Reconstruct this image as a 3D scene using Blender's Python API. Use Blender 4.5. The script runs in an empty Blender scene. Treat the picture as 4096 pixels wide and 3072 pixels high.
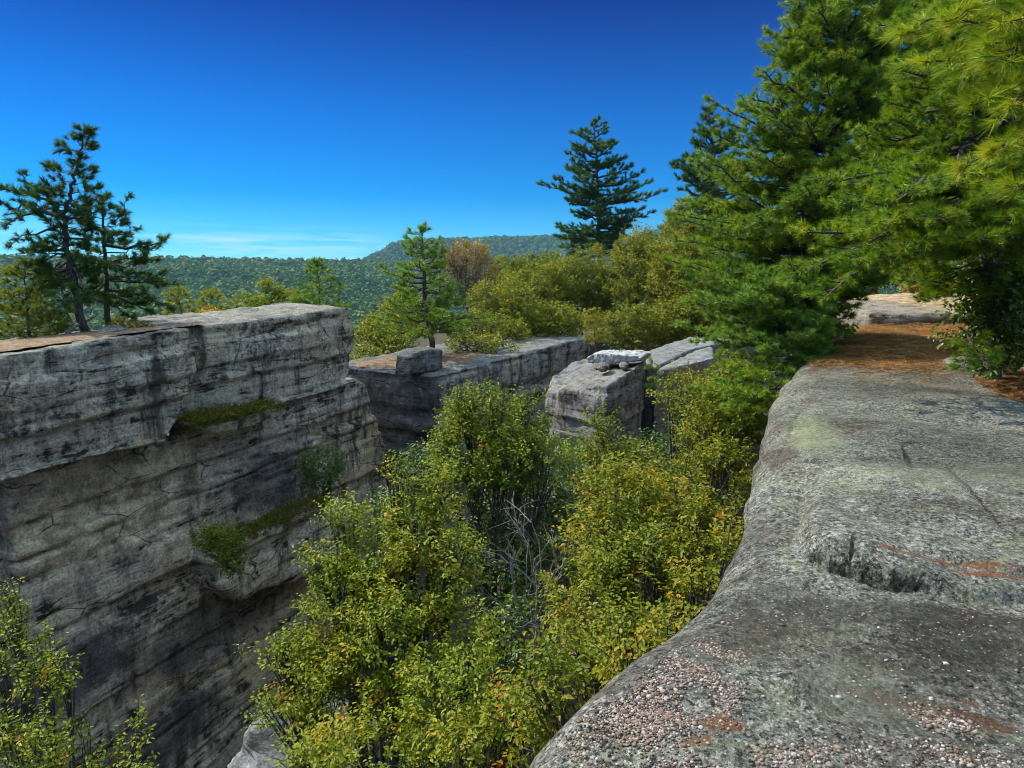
import bpy, math, random
import numpy as np
from mathutils import Vector, Matrix
R_ = math.radians
rng = np.random.default_rng(7)
scene = bpy.context.scene
COL = scene.collection
# ------------------------------------------------------------------ camera frame
F = 683.0
TH = math.atan(109 / 683)
CT, ST = math.cos(TH), math.sin(TH)
CZ = 1.6
def ray(u, v):
    a = (u - 512) / F; b = (384 - v) / F
    return np.array([a, CT + b * ST, -ST + b * CT])
def P(u, v, Y):
    d = ray(u, v); t = Y / d[1]
    return np.array([d[0] * t, Y, CZ + d[2] * t])
cam_d = bpy.data.cameras.new("camera"); cam = bpy.data.objects.new("camera", cam_d); COL.objects.link(cam)
cam.location = (0, 0, CZ); cam.rotation_euler = (math.pi / 2 - TH, 0, 0)
cam_d.sensor_width = 36; cam_d.lens = F / 1024 * 36; cam_d.clip_start = 0.05; cam_d.clip_end = 20000
scene.camera = cam
# ------------------------------------------------------------------ numpy noise
_perm = np.random.default_rng(3).permutation(256); _perm = np.concatenate([_perm, _perm, _perm])
_grad = np.random.default_rng(4).normal(size=(256, 3)); _grad /= np.linalg.norm(_grad, axis=1)[:, None]
def perlin(p):
    p = np.asarray(p, float); i = np.floor(p).astype(int); f = p - i; i &= 255
    w = f * f * f * (f * (f * 6 - 15) + 10); out = np.zeros(len(p))
    for dx in (0, 1):
        wx = w[:, 0] if dx else 1 - w[:, 0]
        for dy in (0, 1):
            wy = w[:, 1] if dy else 1 - w[:, 1]
            for dz in (0, 1):
                wz = w[:, 2] if dz else 1 - w[:, 2]
                h = _perm[_perm[_perm[(i[:, 0] + dx) & 255] + ((i[:, 1] + dy) & 255)] + ((i[:, 2] + dz) & 255)]
                g = _grad[h]
                out += wx * wy * wz * (g[:, 0] * (f[:, 0] - dx) + g[:, 1] * (f[:, 1] - dy) + g[:, 2] * (f[:, 2] - dz))
    return out * 1.6
def fbm(p, oct=4, gain=0.5):
    p = np.asarray(p, float); a = 1.0; s = np.zeros(len(p))
    for k in range(oct):
        s += a * perlin(p * (2.03 ** k) + 17.3 * k); a *= gain
    return s
def sstep(x, a, b):
    t = np.clip((np.asarray(x, float) - a) / (b - a), 0, 1); return t * t * (3 - 2 * t)
def nrm(v):
    v = np.asarray(v, float); return v / (np.linalg.norm(v, axis=-1, keepdims=True) + 1e-12)
# ------------------------------------------------------------------ object helpers
def tag(o, label=None, cat=None, group=None, kind=None):
    if label: o["label"] = label
    if cat: o["category"] = cat
    if group: o["group"] = group
    if kind: o["kind"] = kind
    return o
def empty(name, loc, **k):
    o = bpy.data.objects.new(name, None); COL.objects.link(o); o.location = [float(x) for x in loc]
    o.empty_display_size = 0.2
    return tag(o, **k)
def mesh_obj(name, V, faces, mat, parent=None, smooth=False, tint=None, origin=None):
    """faces: int array (n,3) or (n,4), or a list of such arrays"""
    V = np.asarray(V, dtype=np.float32)
    if not isinstance(faces, list): faces = [faces]
    faces = [np.asarray(f, dtype=np.int32) for f in faces if len(f)]
    if origin is not None: V = V - np.asarray(origin, dtype=np.float32)
    me = bpy.data.meshes.new(name)
    tot = np.concatenate([np.full(len(f), f.shape[1], np.int32) for f in faces])
    loops = np.concatenate([f.ravel() for f in faces])
    me.vertices.add(len(V)); me.vertices.foreach_set("co", V.ravel())
    me.loops.add(len(loops)); me.loops.foreach_set("vertex_index", loops)
    me.polygons.add(len(tot))
    st = np.concatenate([[0], np.cumsum(tot)[:-1]]).astype(np.int32)
    me.polygons.foreach_set("loop_start", st); me.polygons.foreach_set("loop_total", tot)
    if smooth: me.polygons.foreach_set("use_smooth", np.ones(len(tot), bool))
    if tint is not None:
        at = me.attributes.new("tint", "FLOAT", "FACE"); at.data.foreach_set("value", np.asarray(tint, np.float32))
    me.update(calc_edges=True)
    me.materials.append(mat)
    o = bpy.data.objects.new(name, me); COL.objects.link(o)
    if parent is not None:
        o.parent = parent
        if origin is None: o.matrix_parent_inverse = Matrix.Translation(parent.location).inverted()
    elif origin is not None: o.location = [float(x) for x in origin]
    return o
class Tubes:
    def __init__(s): s.V = []; s.F = []; s.n = 0
    def add(s, pts, rad, k=6):
        pts = np.asarray(pts, float); m = len(pts); rad = np.asarray(rad, float) * np.ones(m)
        tg = nrm(np.gradient(pts, axis=0))
        ref = np.array([0.31, 0.87, 0.38]) if abs(tg[0][2]) > .7 else np.array([0.1, 0.05, 1.0])
        a = nrm(np.cross(tg, ref)); b = np.cross(tg, a)
        an = np.arange(k) * 2 * math.pi / k
        ring = pts[:, None, :] + rad[:, None, None] * (np.cos(an)[None, :, None] * a[:, None, :] + np.sin(an)[None, :, None] * b[:, None, :])
        s.V.append(ring.reshape(-1, 3))
        i = np.arange(m - 1)[:, None] * k; j = np.arange(k)[None, :]; j2 = (j + 1) % k
        s.F.append(np.stack([i + j, i + j2, i + k + j2, i + k + j], -1).reshape(-1, 4) + s.n); s.n += m * k
    def build(s, name, mat, parent):
        return mesh_obj(name, np.concatenate(s.V), np.concatenate(s.F), mat, parent, smooth=True)
# ------------------------------------------------------------------ materials
class NT:
    def __init__(s, name):
        s.m = bpy.data.materials.new(name); s.m.use_nodes = True; s.t = s.m.node_tree; s.t.nodes.clear()
        s.out = s.n("ShaderNodeOutputMaterial")
    def n(s, t, **k):
        x = s.t.nodes.new(t)
        for a, b in k.items(): setattr(x, a, b)
        return x
    def l(s, a, b): s.t.links.new(a, b)
    def val(s, sock, v):
        if hasattr(v, "is_output") or isinstance(v, bpy.types.NodeSocket): s.l(v, sock)
        else: sock.default_value = v
    def coord(s, scale=(1, 1, 1), rot=(0, 0, 0), kind="Object"):
        c = s.n("ShaderNodeTexCoord"); m = s.n("ShaderNodeMapping"); m.inputs["Scale"].default_value = scale; m.inputs["Rotation"].default_value = rot
        s.l(c.outputs[kind], m.inputs["Vector"]); return m.outputs[0]
    def noise(s, vec, scale, detail=4, rough=.55, dist=0.0):
        x = s.n("ShaderNodeTexNoise"); s.l(vec, x.inputs["Vector"]); x.inputs["Scale"].default_value = scale
        x.inputs["Detail"].default_value = detail; x.inputs["Roughness"].default_value = rough; x.inputs["Distortion"].default_value = dist
        return x.outputs["Fac"]
    def voro(s, vec, scale, out="Distance", feature="F1", rnd=1.0):
        x = s.n("ShaderNodeTexVoronoi", feature=feature); s.l(vec, x.inputs["Vector"]); x.inputs["Scale"].default_value = scale
        x.inputs["Randomness"].default_value = rnd
        return x.outputs[out]
    def math(s, op, a, b=0.0, c=0.0):
        x = s.n("ShaderNodeMath", operation=op); s.val(x.inputs[0], a); s.val(x.inputs[1], b); s.val(x.inputs[2], c); return x.outputs[0]
    def ramp(s, fac, stops, interp="LINEAR"):
        x = s.n("ShaderNodeValToRGB"); x.color_ramp.interpolation = interp; e = x.color_ramp.elements
        while len(e) > 2: e.remove(e[-1])
        while len(e) < len(stops): e.new(0.5)
        for i, (p, c) in enumerate(stops):
            e[i].position = p; e[i].color = (c, c, c, 1) if not hasattr(c, "__len__") else tuple(c) + (1,)
        s.l(fac, x.inputs[0]); return x.outputs[0]
    def mix(s, fac, a, b, blend="MIX"):
        x = s.n("ShaderNodeMix", data_type="RGBA", blend_type=blend)
        s.val(x.inputs[0], fac)
        for i, v in ((6, a), (7, b)):
            if isinstance(v, tuple): x.inputs[i].default_value = v + (1,)
            else: s.l(v, x.inputs[i])
        return x.outputs[2]
    def bsdf(s, col, rough=.85, spec=.25, bump=None, strength=.5, dist=.02):
        b = s.n("ShaderNodeBsdfPrincipled")
        if isinstance(col, tuple): b.inputs["Base Color"].default_value = col + (1,)
        else: s.l(col, b.inputs["Base Color"])
        s.val(b.inputs["Roughness"], rough); b.inputs["Specular IOR Level"].default_value = spec
        if bump is not None:
            k = s.n("ShaderNodeBump"); k.inputs["Strength"].default_value = strength; k.inputs["Distance"].default_value = dist
            s.l(bump, k.inputs["Height"]); s.l(k.outputs[0], b.inputs["Normal"])
        return b.outputs[0]
    def blob(s, c, rx, ry, rot=0.0, rag=.8, nsc=6.0, rz=1e6, rotv=None):
        """irregular patch (stain, painted shade) of its own shape at a place on the rock"""
        tc = s.n("ShaderNodeTexCoord"); m = s.n("ShaderNodeMapping"); m.vector_type = "TEXTURE"
        m.inputs["Location"].default_value = tuple(float(x) for x in c); m.inputs["Rotation"].default_value = rotv or (0, 0, rot); m.inputs["Scale"].default_value = (rx, ry, rz)
        s.l(tc.outputs["Object"], m.inputs["Vector"])
        ln = s.n("ShaderNodeVectorMath", operation="LENGTH"); s.l(m.outputs[0], ln.inputs[0])
        d = s.math("ADD", ln.outputs["Value"], s.math("MULTIPLY", s.math("SUBTRACT", s.noise(tc.outputs["Object"], nsc, 6, .7), .5), rag * 2))
        return s.ramp(d, [(.55, 1.0), (.95, 0.0)])
    def done(s, sh): s.l(sh, s.out.inputs[0]); return s.m

def foliage_mat(name, stops, trans=.3, rough=.55, spec=.25):
    t = NT(name); a = t.n("ShaderNodeAttribute", attribute_name="tint")
    c = t.ramp(a.outputs["Fac"], stops)
    d = t.bsdf(c, rough, spec)
    tr = t.n("ShaderNodeBsdfTranslucent"); t.l(t.mix(1.0, c, (1.0, 1.0, .55), "MULTIPLY"), tr.inputs[0])
    m = t.n("ShaderNodeMixShader"); m.inputs[0].default_value = trans; t.l(d, m.inputs[1]); t.l(tr.outputs[0], m.inputs[2])
    return t.done(m.outputs[0])

def cliff_mat(name, base_l=(.74, .65, .48), base_m=(.36, .315, .235), dark=(.036, .032, .026), tan=(.56, .44, .24), tanamt=.5, rotz=0.0, bed=0.0, lich=.5, scale=1.0, zones=(), topdark=.85):
    """layered weathered conglomerate: streaks along the bedding, black water stains, lichen blotches"""
    t = NT(name)
    o = t.coord(rot=(0, bed, 0))
    st = t.coord(scale=(.45, .45, 3.6), rot=(0, bed, 0))
    vs = t.coord(scale=(1.6, 1.6, .22))
    big = t.noise(o, .45 * scale, 4, .6)
    mid = t.noise(o, 2.2 * scale, 7, .68, .4)
    fine = t.noise(o, 17 * scale, 5, .7)
    grit = t.noise(o, 60 * scale, 2, .6)
    stra = t.noise(st, 1.5 * scale, 8, .70, .5)
    stain = t.noise(vs, 1.1 * scale, 6, .65, .3)
    k = t.math("ADD", t.math("MULTIPLY", stra, .55), t.math("MULTIPLY", mid, .45))
    col = t.ramp(k, [(.42, dark), (.465, base_m), (.535, tuple(.5 * (a + b) for a, b in zip(base_l, base_m))), (.62, base_l)])
    tanm = t.math("MULTIPLY", t.ramp(t.noise(o, .33 * scale, 3, .55), [(.46, 0.0), (.62, 1.0)]), t.ramp(mid, [(.38, 0.0), (.58, 1.0)]))
    col = t.mix(t.math("MULTIPLY", tanm, tanamt), col, tan)
    # dark lichen crust with its own blotchy outline
    lm = t.math("MULTIPLY", t.ramp(t.noise(o, 7 * scale, 6, .75), [(.50, 0.0), (.58, 1.0)]), t.ramp(big, [(.40, 0.0), (.60, 1.0)]))
    col = t.mix(t.math("MULTIPLY", lm, lich), col, dark)
    sm = t.ramp(stain, [(.52, 0.0), (.66, 1.0)])
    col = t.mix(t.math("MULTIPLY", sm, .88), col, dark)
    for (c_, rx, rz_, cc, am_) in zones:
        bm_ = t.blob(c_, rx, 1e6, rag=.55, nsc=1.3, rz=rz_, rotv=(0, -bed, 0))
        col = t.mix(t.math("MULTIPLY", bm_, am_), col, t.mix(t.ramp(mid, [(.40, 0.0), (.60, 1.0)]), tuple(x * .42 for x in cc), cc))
    cv = t.n("ShaderNodeMapping"); cv.inputs["Scale"].default_value = (.55, .55, 1.5); cv.inputs["Rotation"].default_value = (0, bed, 0)
    tcc = t.n("ShaderNodeTexCoord"); wn = t.n("ShaderNodeTexNoise"); wn.inputs["Scale"].default_value = 1.7; wn.inputs["Detail"].default_value = 5
    t.l(tcc.outputs["Object"], wn.inputs["Vector"]); va = t.n("ShaderNodeVectorMath", operation="MULTIPLY_ADD"); t.l(wn.outputs["Color"], va.inputs[0]); va.inputs[1].default_value = (.28, .28, .16); t.l(tcc.outputs["Object"], va.inputs[2]); t.l(va.outputs[0], cv.inputs["Vector"])
    ce = t.voro(cv.outputs[0], 1.15 * scale, "Distance", "DISTANCE_TO_EDGE")
    ckm = t.math("MULTIPLY", t.ramp(ce, [(.004, 1.0), (.020, 0.0)]), t.ramp(t.noise(o, .9, 3, .6), [(.48, 0.0), (.58, 1.0)]))
    col = t.mix(t.math("MULTIPLY", ckm, .8), col, (.015, .013, .011))
    ge = t.n("ShaderNodeNewGeometry"); sz = t.n("ShaderNodeSeparateXYZ"); t.l(ge.outputs["Normal"], sz.inputs[0])
    tl = t.math("MULTIPLY", t.ramp(sz.outputs["Z"], [(.55, 0.0), (.85, 1.0)]), t.ramp(t.noise(o, 5 * scale, 6, .7), [(.30, .55), (.62, 1.0)]))
    col = t.mix(t.math("MULTIPLY", tl, topdark), col, t.mix(fine, (.03, .033, .027), (.15, .15, .13)))  # tops darkened in colour against the strong sunlight, patterned like lichen
    gm = t.ramp(t.noise(o, 3.4 * scale, 4, .6), [(.56, 0.0), (.70, 1.0)])
    col = t.mix(t.math("MULTIPLY", gm, .35), col, (.20, .235, .16))
    col = t.mix(1.0, col, t.ramp(fine, [(.30, .45), (.52, 1.0), (.70, 1.35)]), "MULTIPLY")
    h = t.math("ADD", t.math("MULTIPLY", t.math("SUBTRACT", stra, t.math("MULTIPLY", ckm, .35)), 1.4), t.math("ADD", t.math("MULTIPLY", fine, .5), t.math("MULTIPLY", mid, .8)))
    return t.done(t.bsdf(col, .9, .2, h, .55, .08))

def slab_mat(name, marks=()):
    """sunlit weathered conglomerate slab: salt and pepper grains, lichen, rust, dark algae, painted crease shade"""
    t = NT(name)
    o = t.coord(); gr = t.coord(scale=(1.05, .85, 1.0), rot=(0, 0, R_(-15)))
    big = t.noise(o, .6, 4, .6); mid = t.noise(o, 2.6, 6, .65, .3)
    def grains(sc):
        v = t.n("ShaderNodeTexVoronoi"); t.l(gr, v.inputs["Vector"]); v.inputs["Scale"].default_value = sc
        s = t.n("ShaderNodeSeparateColor"); t.l(v.outputs["Color"], s.inputs[0]); return s.outputs[0]
    ga, gb = grains(110), grains(48)
    g1 = t.noise(gr, 30, 5, .8); g3 = t.noise(o, 8, 6, .72)
    k = t.math("ADD", t.math("ADD", t.math("MULTIPLY", ga, .16), t.math("MULTIPLY", gb, .16)), t.math("ADD", t.math("MULTIPLY", g1, .42), t.math("MULTIPLY", g3, .34)))
    col = t.ramp(k, [(.41, (.016, .017, .015)), (.475, (.066, .069, .060)), (.545, (.130, .134, .120)), (.62, (.205, .21, .19)), (.70, (.40, .40, .37))])
    lm = t.math("MULTIPLY", t.ramp(mid, [(.48, 0.0), (.62, 1.0)]), t.ramp(t.noise(o, 15, 5, .75), [(.44, 0.0), (.56, 1.0)]))
    col = t.mix(t.math("MULTIPLY", lm, .5), col, (.20, .235, .12))
    am = t.ramp(t.noise(o, 1.1, 7, .72, .6), [(.50, 0.0), (.62, 1.0)])
    col = t.mix(t.math("MULTIPLY", am, .68), col, t.mix(gb, (.014, .013, .009), (.10, .085, .055)))
    rm = t.math("MULTIPLY", t.ramp(t.noise(o, 1.9, 5, .65, .8), [(.62, 0.0), (.68, 1.0)]), t.ramp(g3, [(.42, 0.0), (.56, 1.0)]))
    col = t.mix(t.math("MULTIPLY", rm, .75), col, (.15, .055, .018))
    for (c_, rx, ry, rot, cc, am_) in marks:
        col = t.mix(t.math("MULTIPLY", t.math("MULTIPLY", t.blob(c_, rx, ry, rot, nsc=7.0), t.ramp(g1, [(.36, .25), (.56, 1.0)])), am_), col, cc)
    vd = t.voro(o, 60); vc = t.n("ShaderNodeTexVoronoi"); t.l(o, vc.inputs["Vector"]); vc.inputs["Scale"].default_value = 60
    sep = t.n("ShaderNodeSeparateColor"); t.l(vc.outputs["Color"], sep.inputs[0])
    pm = t.math("MULTIPLY", t.ramp(vd, [(.25, 1.0), (.38, 0.0)]), t.ramp(sep.outputs[0], [(.84, 0.0), (.87, 1.0)]))
    col = t.mix(t.math("MULTIPLY", pm, .8), col, t.ramp(sep.outputs[1], [(.0, (.44, .43, .40)), (.5, (.36, .28, .22)), (1.0, (.22, .12, .07))]))
    col = t.mix(1.0, col, t.ramp(big, [(.35, .58), (.62, 1.22)]), "MULTIPLY")
    col = t.mix(1.0, col, (1.12, 1.09, .98), "MULTIPLY")
    h = t.math("ADD", t.math("MULTIPLY", g1, 1.0), t.math("ADD", t.math("MULTIPLY", g3, 1.0), t.math("MULTIPLY", t.math("ADD", ga, gb), .12)))
    return t.done(t.bsdf(col, .9, .2, h, .9, .04))
def plain_noise(name, c1, c2, scale=6, rough=.9, bump=.4, dist=.02, spec=.2, detail=6):
    t = NT(name); o = t.coord(); n = t.noise(o, scale, detail, .7)
    return t.done(t.bsdf(t.ramp(n, [(.34, c1), (.64, c2)]), rough, spec, n, bump, dist))
def bark_mat(name, c1, c2):
    t = NT(name); o = t.coord(scale=(9, 9, 2.2)); n = t.noise(o, 3, 6, .7, .3)
    return t.done(t.bsdf(t.ramp(n, [(.36, c1), (.62, c2)]), .92, .15, n, .8, .03))
BED = R_(-3.0)
M = dict(
    cliff=cliff_mat("layered_cliff_rock", tanamt=.75, lich=.75),
    cliff2=cliff_mat("far_wall_rock", zones=[((0, 0, -4), .55, 30, (.075, .072, .072), .85)], base_l=(.40, .385, .345), base_m=(.19, .185, .165), tanamt=.35, lich=.7),  # dark zone on the near end face: rock stain plus shade in the colour
    block=cliff_mat("cracked_block_rock", base_l=(0.248, 0.242, 0.229), base_m=(0.155, 0.152, 0.143), tanamt=.25, lich=.35, scale=1.4, topdark=.4),
    shelf=cliff_mat("pale_shelf_rock", base_l=(0.260, 0.260, 0.248), base_m=(0.174, 0.174, 0.164), dark=(.09, .095, .09), tanamt=.15, lich=.35, scale=1.3, topdark=.3),
    ledge=cliff_mat("ochre_ledge_rock", base_l=(0.310, 0.273, 0.205), base_m=(0.223, 0.198, 0.149), dark=(.12, .11, .09), tan=(.34, .25, .12), tanamt=1.0, lich=.25, scale=1.5, topdark=.12, zones=[((1.6, 0, 0), 4.2, 30, (.60, .42, .20), .9)]),
    chalk=cliff_mat("white_weathered_rock", base_l=(.52, .51, .48), base_m=(.36, .355, .34), dark=(.10, .10, .10), tanamt=.1, lich=.25, scale=2.0, topdark=.1),
    boulder=cliff_mat("dark_boulder_rock", base_l=(.22, .22, .20), base_m=(.12, .118, .108), tanamt=.1, lich=.6, scale=1.6),
    fallen=cliff_mat("smooth_fallen_rock", base_l=(.40, .40, .385), base_m=(.22, .22, .21), tanamt=.1, lich=.4),
    soil=plain_noise("dark_leaf_litter", (.018, .014, .009), (.07, .05, .03), 3),
    hillsoil=plain_noise("wooded_hill_ground", (.012, .022, .008), (.04, .055, .02), .05),
    duff=plain_noise("needle_litter", (.07, .04, .02), (.26, .17, .095), 9, bump=.8),
    moss=plain_noise("olive_moss", (.03, .032, .006), (.12, .11, .02), 12, bump=1, dist=.05),
    bark=bark_mat("grey_pine_bark", (.03, .026, .024), (.13, .115, .105)),
    bark2=bark_mat("grey_brown_bark", (.035, .030, .025), (.13, .115, .095)),
    dead=bark_mat("dead_wood", (.12, .11, .10), (.34, .31, .28)),
    pine_dark=foliage_mat("dark_pine_needles", [(0, (0.0240, 0.0686, 0.0149)), (.55, (0.0602, 0.1413, 0.0208)), (1, (0.1504, 0.2322, 0.0267))], .25),
    pine_mid=foliage_mat("green_pine_needles", [(0, (0.0742, 0.1540, 0.0137)), (.5, (0.1856, 0.3220, 0.0251)), (1, (0.4270, 0.4620, 0.0342))], .22),
    pine_blue=foliage_mat("soft_green_pine_needles", [(0, (0.0923, 0.1956, 0.0265)), (.5, (0.2001, 0.3451, 0.0426)), (1, (0.3694, 0.4602, 0.0567))], .22),
    pine_far=foliage_mat("blue_green_pine_needles", [(0, (0.0285, 0.0840, 0.0208)), (.5, (0.0646, 0.1512, 0.0288)), (1, (0.1425, 0.2240, 0.0360))], .3),
    pine_gold=foliage_mat("yellow_green_pine_needles", [(0, (0.1073, 0.1658, 0.0165)), (.5, (0.2340, 0.2730, 0.0231)), (1, (0.4095, 0.3705, 0.0330))], .35),
    pine_near=foliage_mat("long_green_pine_needles", [(0, (0.0536, 0.1264, 0.0060)), (.45, (0.1610, 0.2906, 0.0105)), (.8, (0.3218, 0.4171, 0.0150)), (1, (0.5363, 0.5056, 0.0225))], .28, .45, .25),
    leaf_gold=foliage_mat("golden_olive_leaves", [(0, (0.0554, 0.0842, 0.0050)), (.5, (0.1915, 0.2189, 0.0101)), (.85, (0.3024, 0.2862, 0.0130)), (1, (0.3427, 0.2133, 0.0144))], .42),
    leaf_green=foliage_mat("yellow_green_leaves", [(0, (0.0614, 0.1177, 0.0081)), (.5, (0.1840, 0.2439, 0.0128)), (.85, (0.3327, 0.3113, 0.0161)), (.97, (0.4379, 0.2860, 0.0144)), (1, (0.4554, 0.1177, 0.0122))], .42, .5, .22),
    leaf_mid=foliage_mat("mid_green_leaves", [(0, (0.0627, 0.1122, 0.0080)), (.6, (0.1778, 0.2171, 0.0113)), (.9, (0.3451, 0.2804, 0.0128)), (1, (0.5019, 0.2352, 0.0121))], .42, .5, .22),
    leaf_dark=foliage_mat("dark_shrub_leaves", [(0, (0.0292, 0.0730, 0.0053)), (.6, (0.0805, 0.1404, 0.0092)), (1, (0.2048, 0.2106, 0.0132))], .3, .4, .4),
    leaf_orange=foliage_mat("orange_leaves", [(0, (0.1950, 0.1658, 0.0165)), (.5, (0.4290, 0.2730, 0.0248)), (1, (0.6240, 0.2730, 0.0330))], .35),
    leaf_red=foliage_mat("faded_red_leaves", [(0, (0.0842, 0.0710, 0.0315)), (.6, (0.1685, 0.1184, 0.0579)), (1, (0.2527, 0.1658, 0.0736))], .3),
    canopy=foliage_mat("distant_canopy", [(0, (0.0295, 0.0783, 0.0166)), (.5, (0.0758, 0.1428, 0.0249)), (.88, (0.1580, 0.2028, 0.0290)), (1, (0.2527, 0.1958, 0.0290))], .15, .8, .1),
)

def needle_litter_mat():
    t = NT("rusty_pine_needles"); at = t.n("ShaderNodeAttribute", attribute_name="tint"); o = t.coord()
    c = t.ramp(at.outputs["Fac"], [(0, (.07, .028, .009)), (.35, (.23, .10, .026)), (.7, (.44, .23, .06)), (1, (.62, .42, .17))])
    n = t.noise(o, 16, 6, .75); b = t.noise(o, 1.6, 5, .65)
    c = t.mix(1.0, c, t.ramp(n, [(.32, .35), (.52, 1.0), (.7, 1.4)]), "MULTIPLY")
    c = t.mix(t.ramp(b, [(.54, 0.0), (.70, .6)]), c, (.06, .032, .016))
    return t.done(t.bsdf(c, .9, .15, n, .9, .03))
M["needle"] = needle_litter_mat()
# ------------------------------------------------------------------ leaves and needles
def leaf_geo(p, t, n, L, W, droop=.12, fold=.18):
    t = nrm(t); s = nrm(np.cross(n, t)); n = np.cross(t, s)
    L = L[:, None]; W = W[:, None]
    b = p; tip = p + t * L - n * L * droop
    l1 = p + t * L * .3 + s * W * .5 + n * W * fold; l2 = p + t * L * .66 + s * W * .42 + n * (W * fold - L * droop * .4)
    r1 = p + t * L * .3 - s * W * .5 + n * W * fold; r2 = p + t * L * .66 - s * W * .42 + n * (W * fold - L * droop * .4)
    V = np.stack([b, l1, l2, tip, r2, r1], 1).reshape(-1, 3)
    i = np.arange(len(p))[:, None] * 6
    Q = np.concatenate([i + np.array([0, 1, 2, 3]), i + np.array([0, 3, 4, 5])], 1).reshape(-1, 4)
    return V, Q
def needle_geo(pos, dr, size, K, ln, wd, spread, r, tint0):
    T = len(pos); d = np.repeat(nrm(dr), K, 0); p = np.repeat(pos, K, 0); sz = np.repeat(size, K)
    ref = nrm(r.normal(size=(T * K, 3))); s = nrm(np.cross(d, ref))
    al = r.uniform(.12, spread, T * K)
    nd = d * np.cos(al)[:, None] + s * np.sin(al)[:, None]
    L = ln * sz * r.uniform(.7, 1.1, T * K)
    base = p - d * (r.uniform(0, .55, T * K) * ln * sz)[:, None]
    sd = nrm(np.cross(nd, r.normal(size=(T * K, 3)))) * (wd * sz)[:, None] * .5
    tip = base + nd * L[:, None]; tip[:, 2] -= L * .06
    V = np.stack([base - sd, base + sd, tip], 1).reshape(-1, 3)
    Fc = np.arange(T * K * 3).reshape(-1, 3)
    tn = np.clip(np.repeat(tint0, K) + r.normal(0, .13, T * K), 0, 1)
    return V, Fc, tn
GAPM = .62
class Acc:
    def __init__(s): s.tb = Tubes(); s.tp = []; s.td = []; s.ts = []
def bough(A, r, p0, p1, r0, sag=.0, up=.0, side=.5, shoot_gap=.14, tuft_gap=.12, t0=.25, lift=.15, shrink=.7, tube_k=5, both=True, wob=.03, endfan=1):
    p0 = np.asarray(p0, float); p1 = np.asarray(p1, float); v = p1 - p0; Ln = np.linalg.norm(v) + 1e-6
    m = 7; t = np.linspace(0, 1, m)[:, None]
    pts = p0 + v * t; pts[:, 2] += (-sag * np.sin(math.pi * t) + up * (t ** 2.5 - t))[:, 0] * Ln
    pts[1:-1] += r.normal(0, wob * Ln, (m - 2, 3)) * np.array([1, 1, .6])
    A.tb.add(pts, r0 * (1 - .82 * t[:, 0]), tube_k)
    n = max(2, int(Ln * (1 - t0) / (shoot_gap * GAPM)))
    for i in range(n):
        tt = t0 + (1 - t0) * (i + r.uniform(0, 1)) / n
        x = tt * (m - 1); k = min(int(x), m - 2); f = x - k
        b = pts[k] * (1 - f) + pts[k + 1] * f; tg = nrm(pts[k + 1] - pts[k])
        sd = nrm(np.cross(tg, [0, 0, 1.0]) + 1e-6) * (1 if (i % 2) else -1)
        d = nrm(tg * r.uniform(.45, .9) + sd * r.uniform(.5, 1.0) + np.array([0, 0, lift + r.normal(0, .18)]))
        l = side * (1 - shrink * (tt - t0) / (1 - t0)) * r.uniform(.55, 1.2)
        e = b + d * l
        A.tb.add(np.stack([b, b + d * l * .5 + np.array([0, 0, -.03 * l]), e]), [r0 * .22, r0 * .16, r0 * .08], 3)
        q = max(1, int(l * .75 / (tuft_gap * GAPM)))
        for j in range(q):
            w = 1 - (j / q) * .75
            A.tp.append(b + d * l * w + r.normal(0, .02, 3)); A.td.append(nrm(d + np.array([0, 0, .25]) + r.normal(0, .25, 3))); A.ts.append(r.uniform(.75, 1.15))
    for j in range(2 * endfan):
        A.tp.append(pts[-1] + r.normal(0, .02, 3)); A.td.append(nrm(pts[-1] - pts[-2] + r.normal(0, .3, 3) * Ln / m)); A.ts.append(r.uniform(.85, 1.15))
def finish_pine(A, root, fol, bark, r, K, ln, wd, spread=1.15, tint_mid=.5, hi=None):
    tp = np.array(A.tp); td = np.array(A.td); ts = np.array(A.ts)
    cl = fbm(tp * (1.1 / max(ln * 6, .3)), 2)
    t0 = np.clip(tint_mid + .28 * cl + r.normal(0, .12, len(tp)), 0, 1)
    V, Fc, tn = needle_geo(tp, td, ts, int(K * 1.25), ln * 1.2, wd * 1.35, spread, r, t0)
    A.tb.build("trunk", bark, root)
    return mesh_obj("crown", V, Fc, fol, root, tint=tn)
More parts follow.
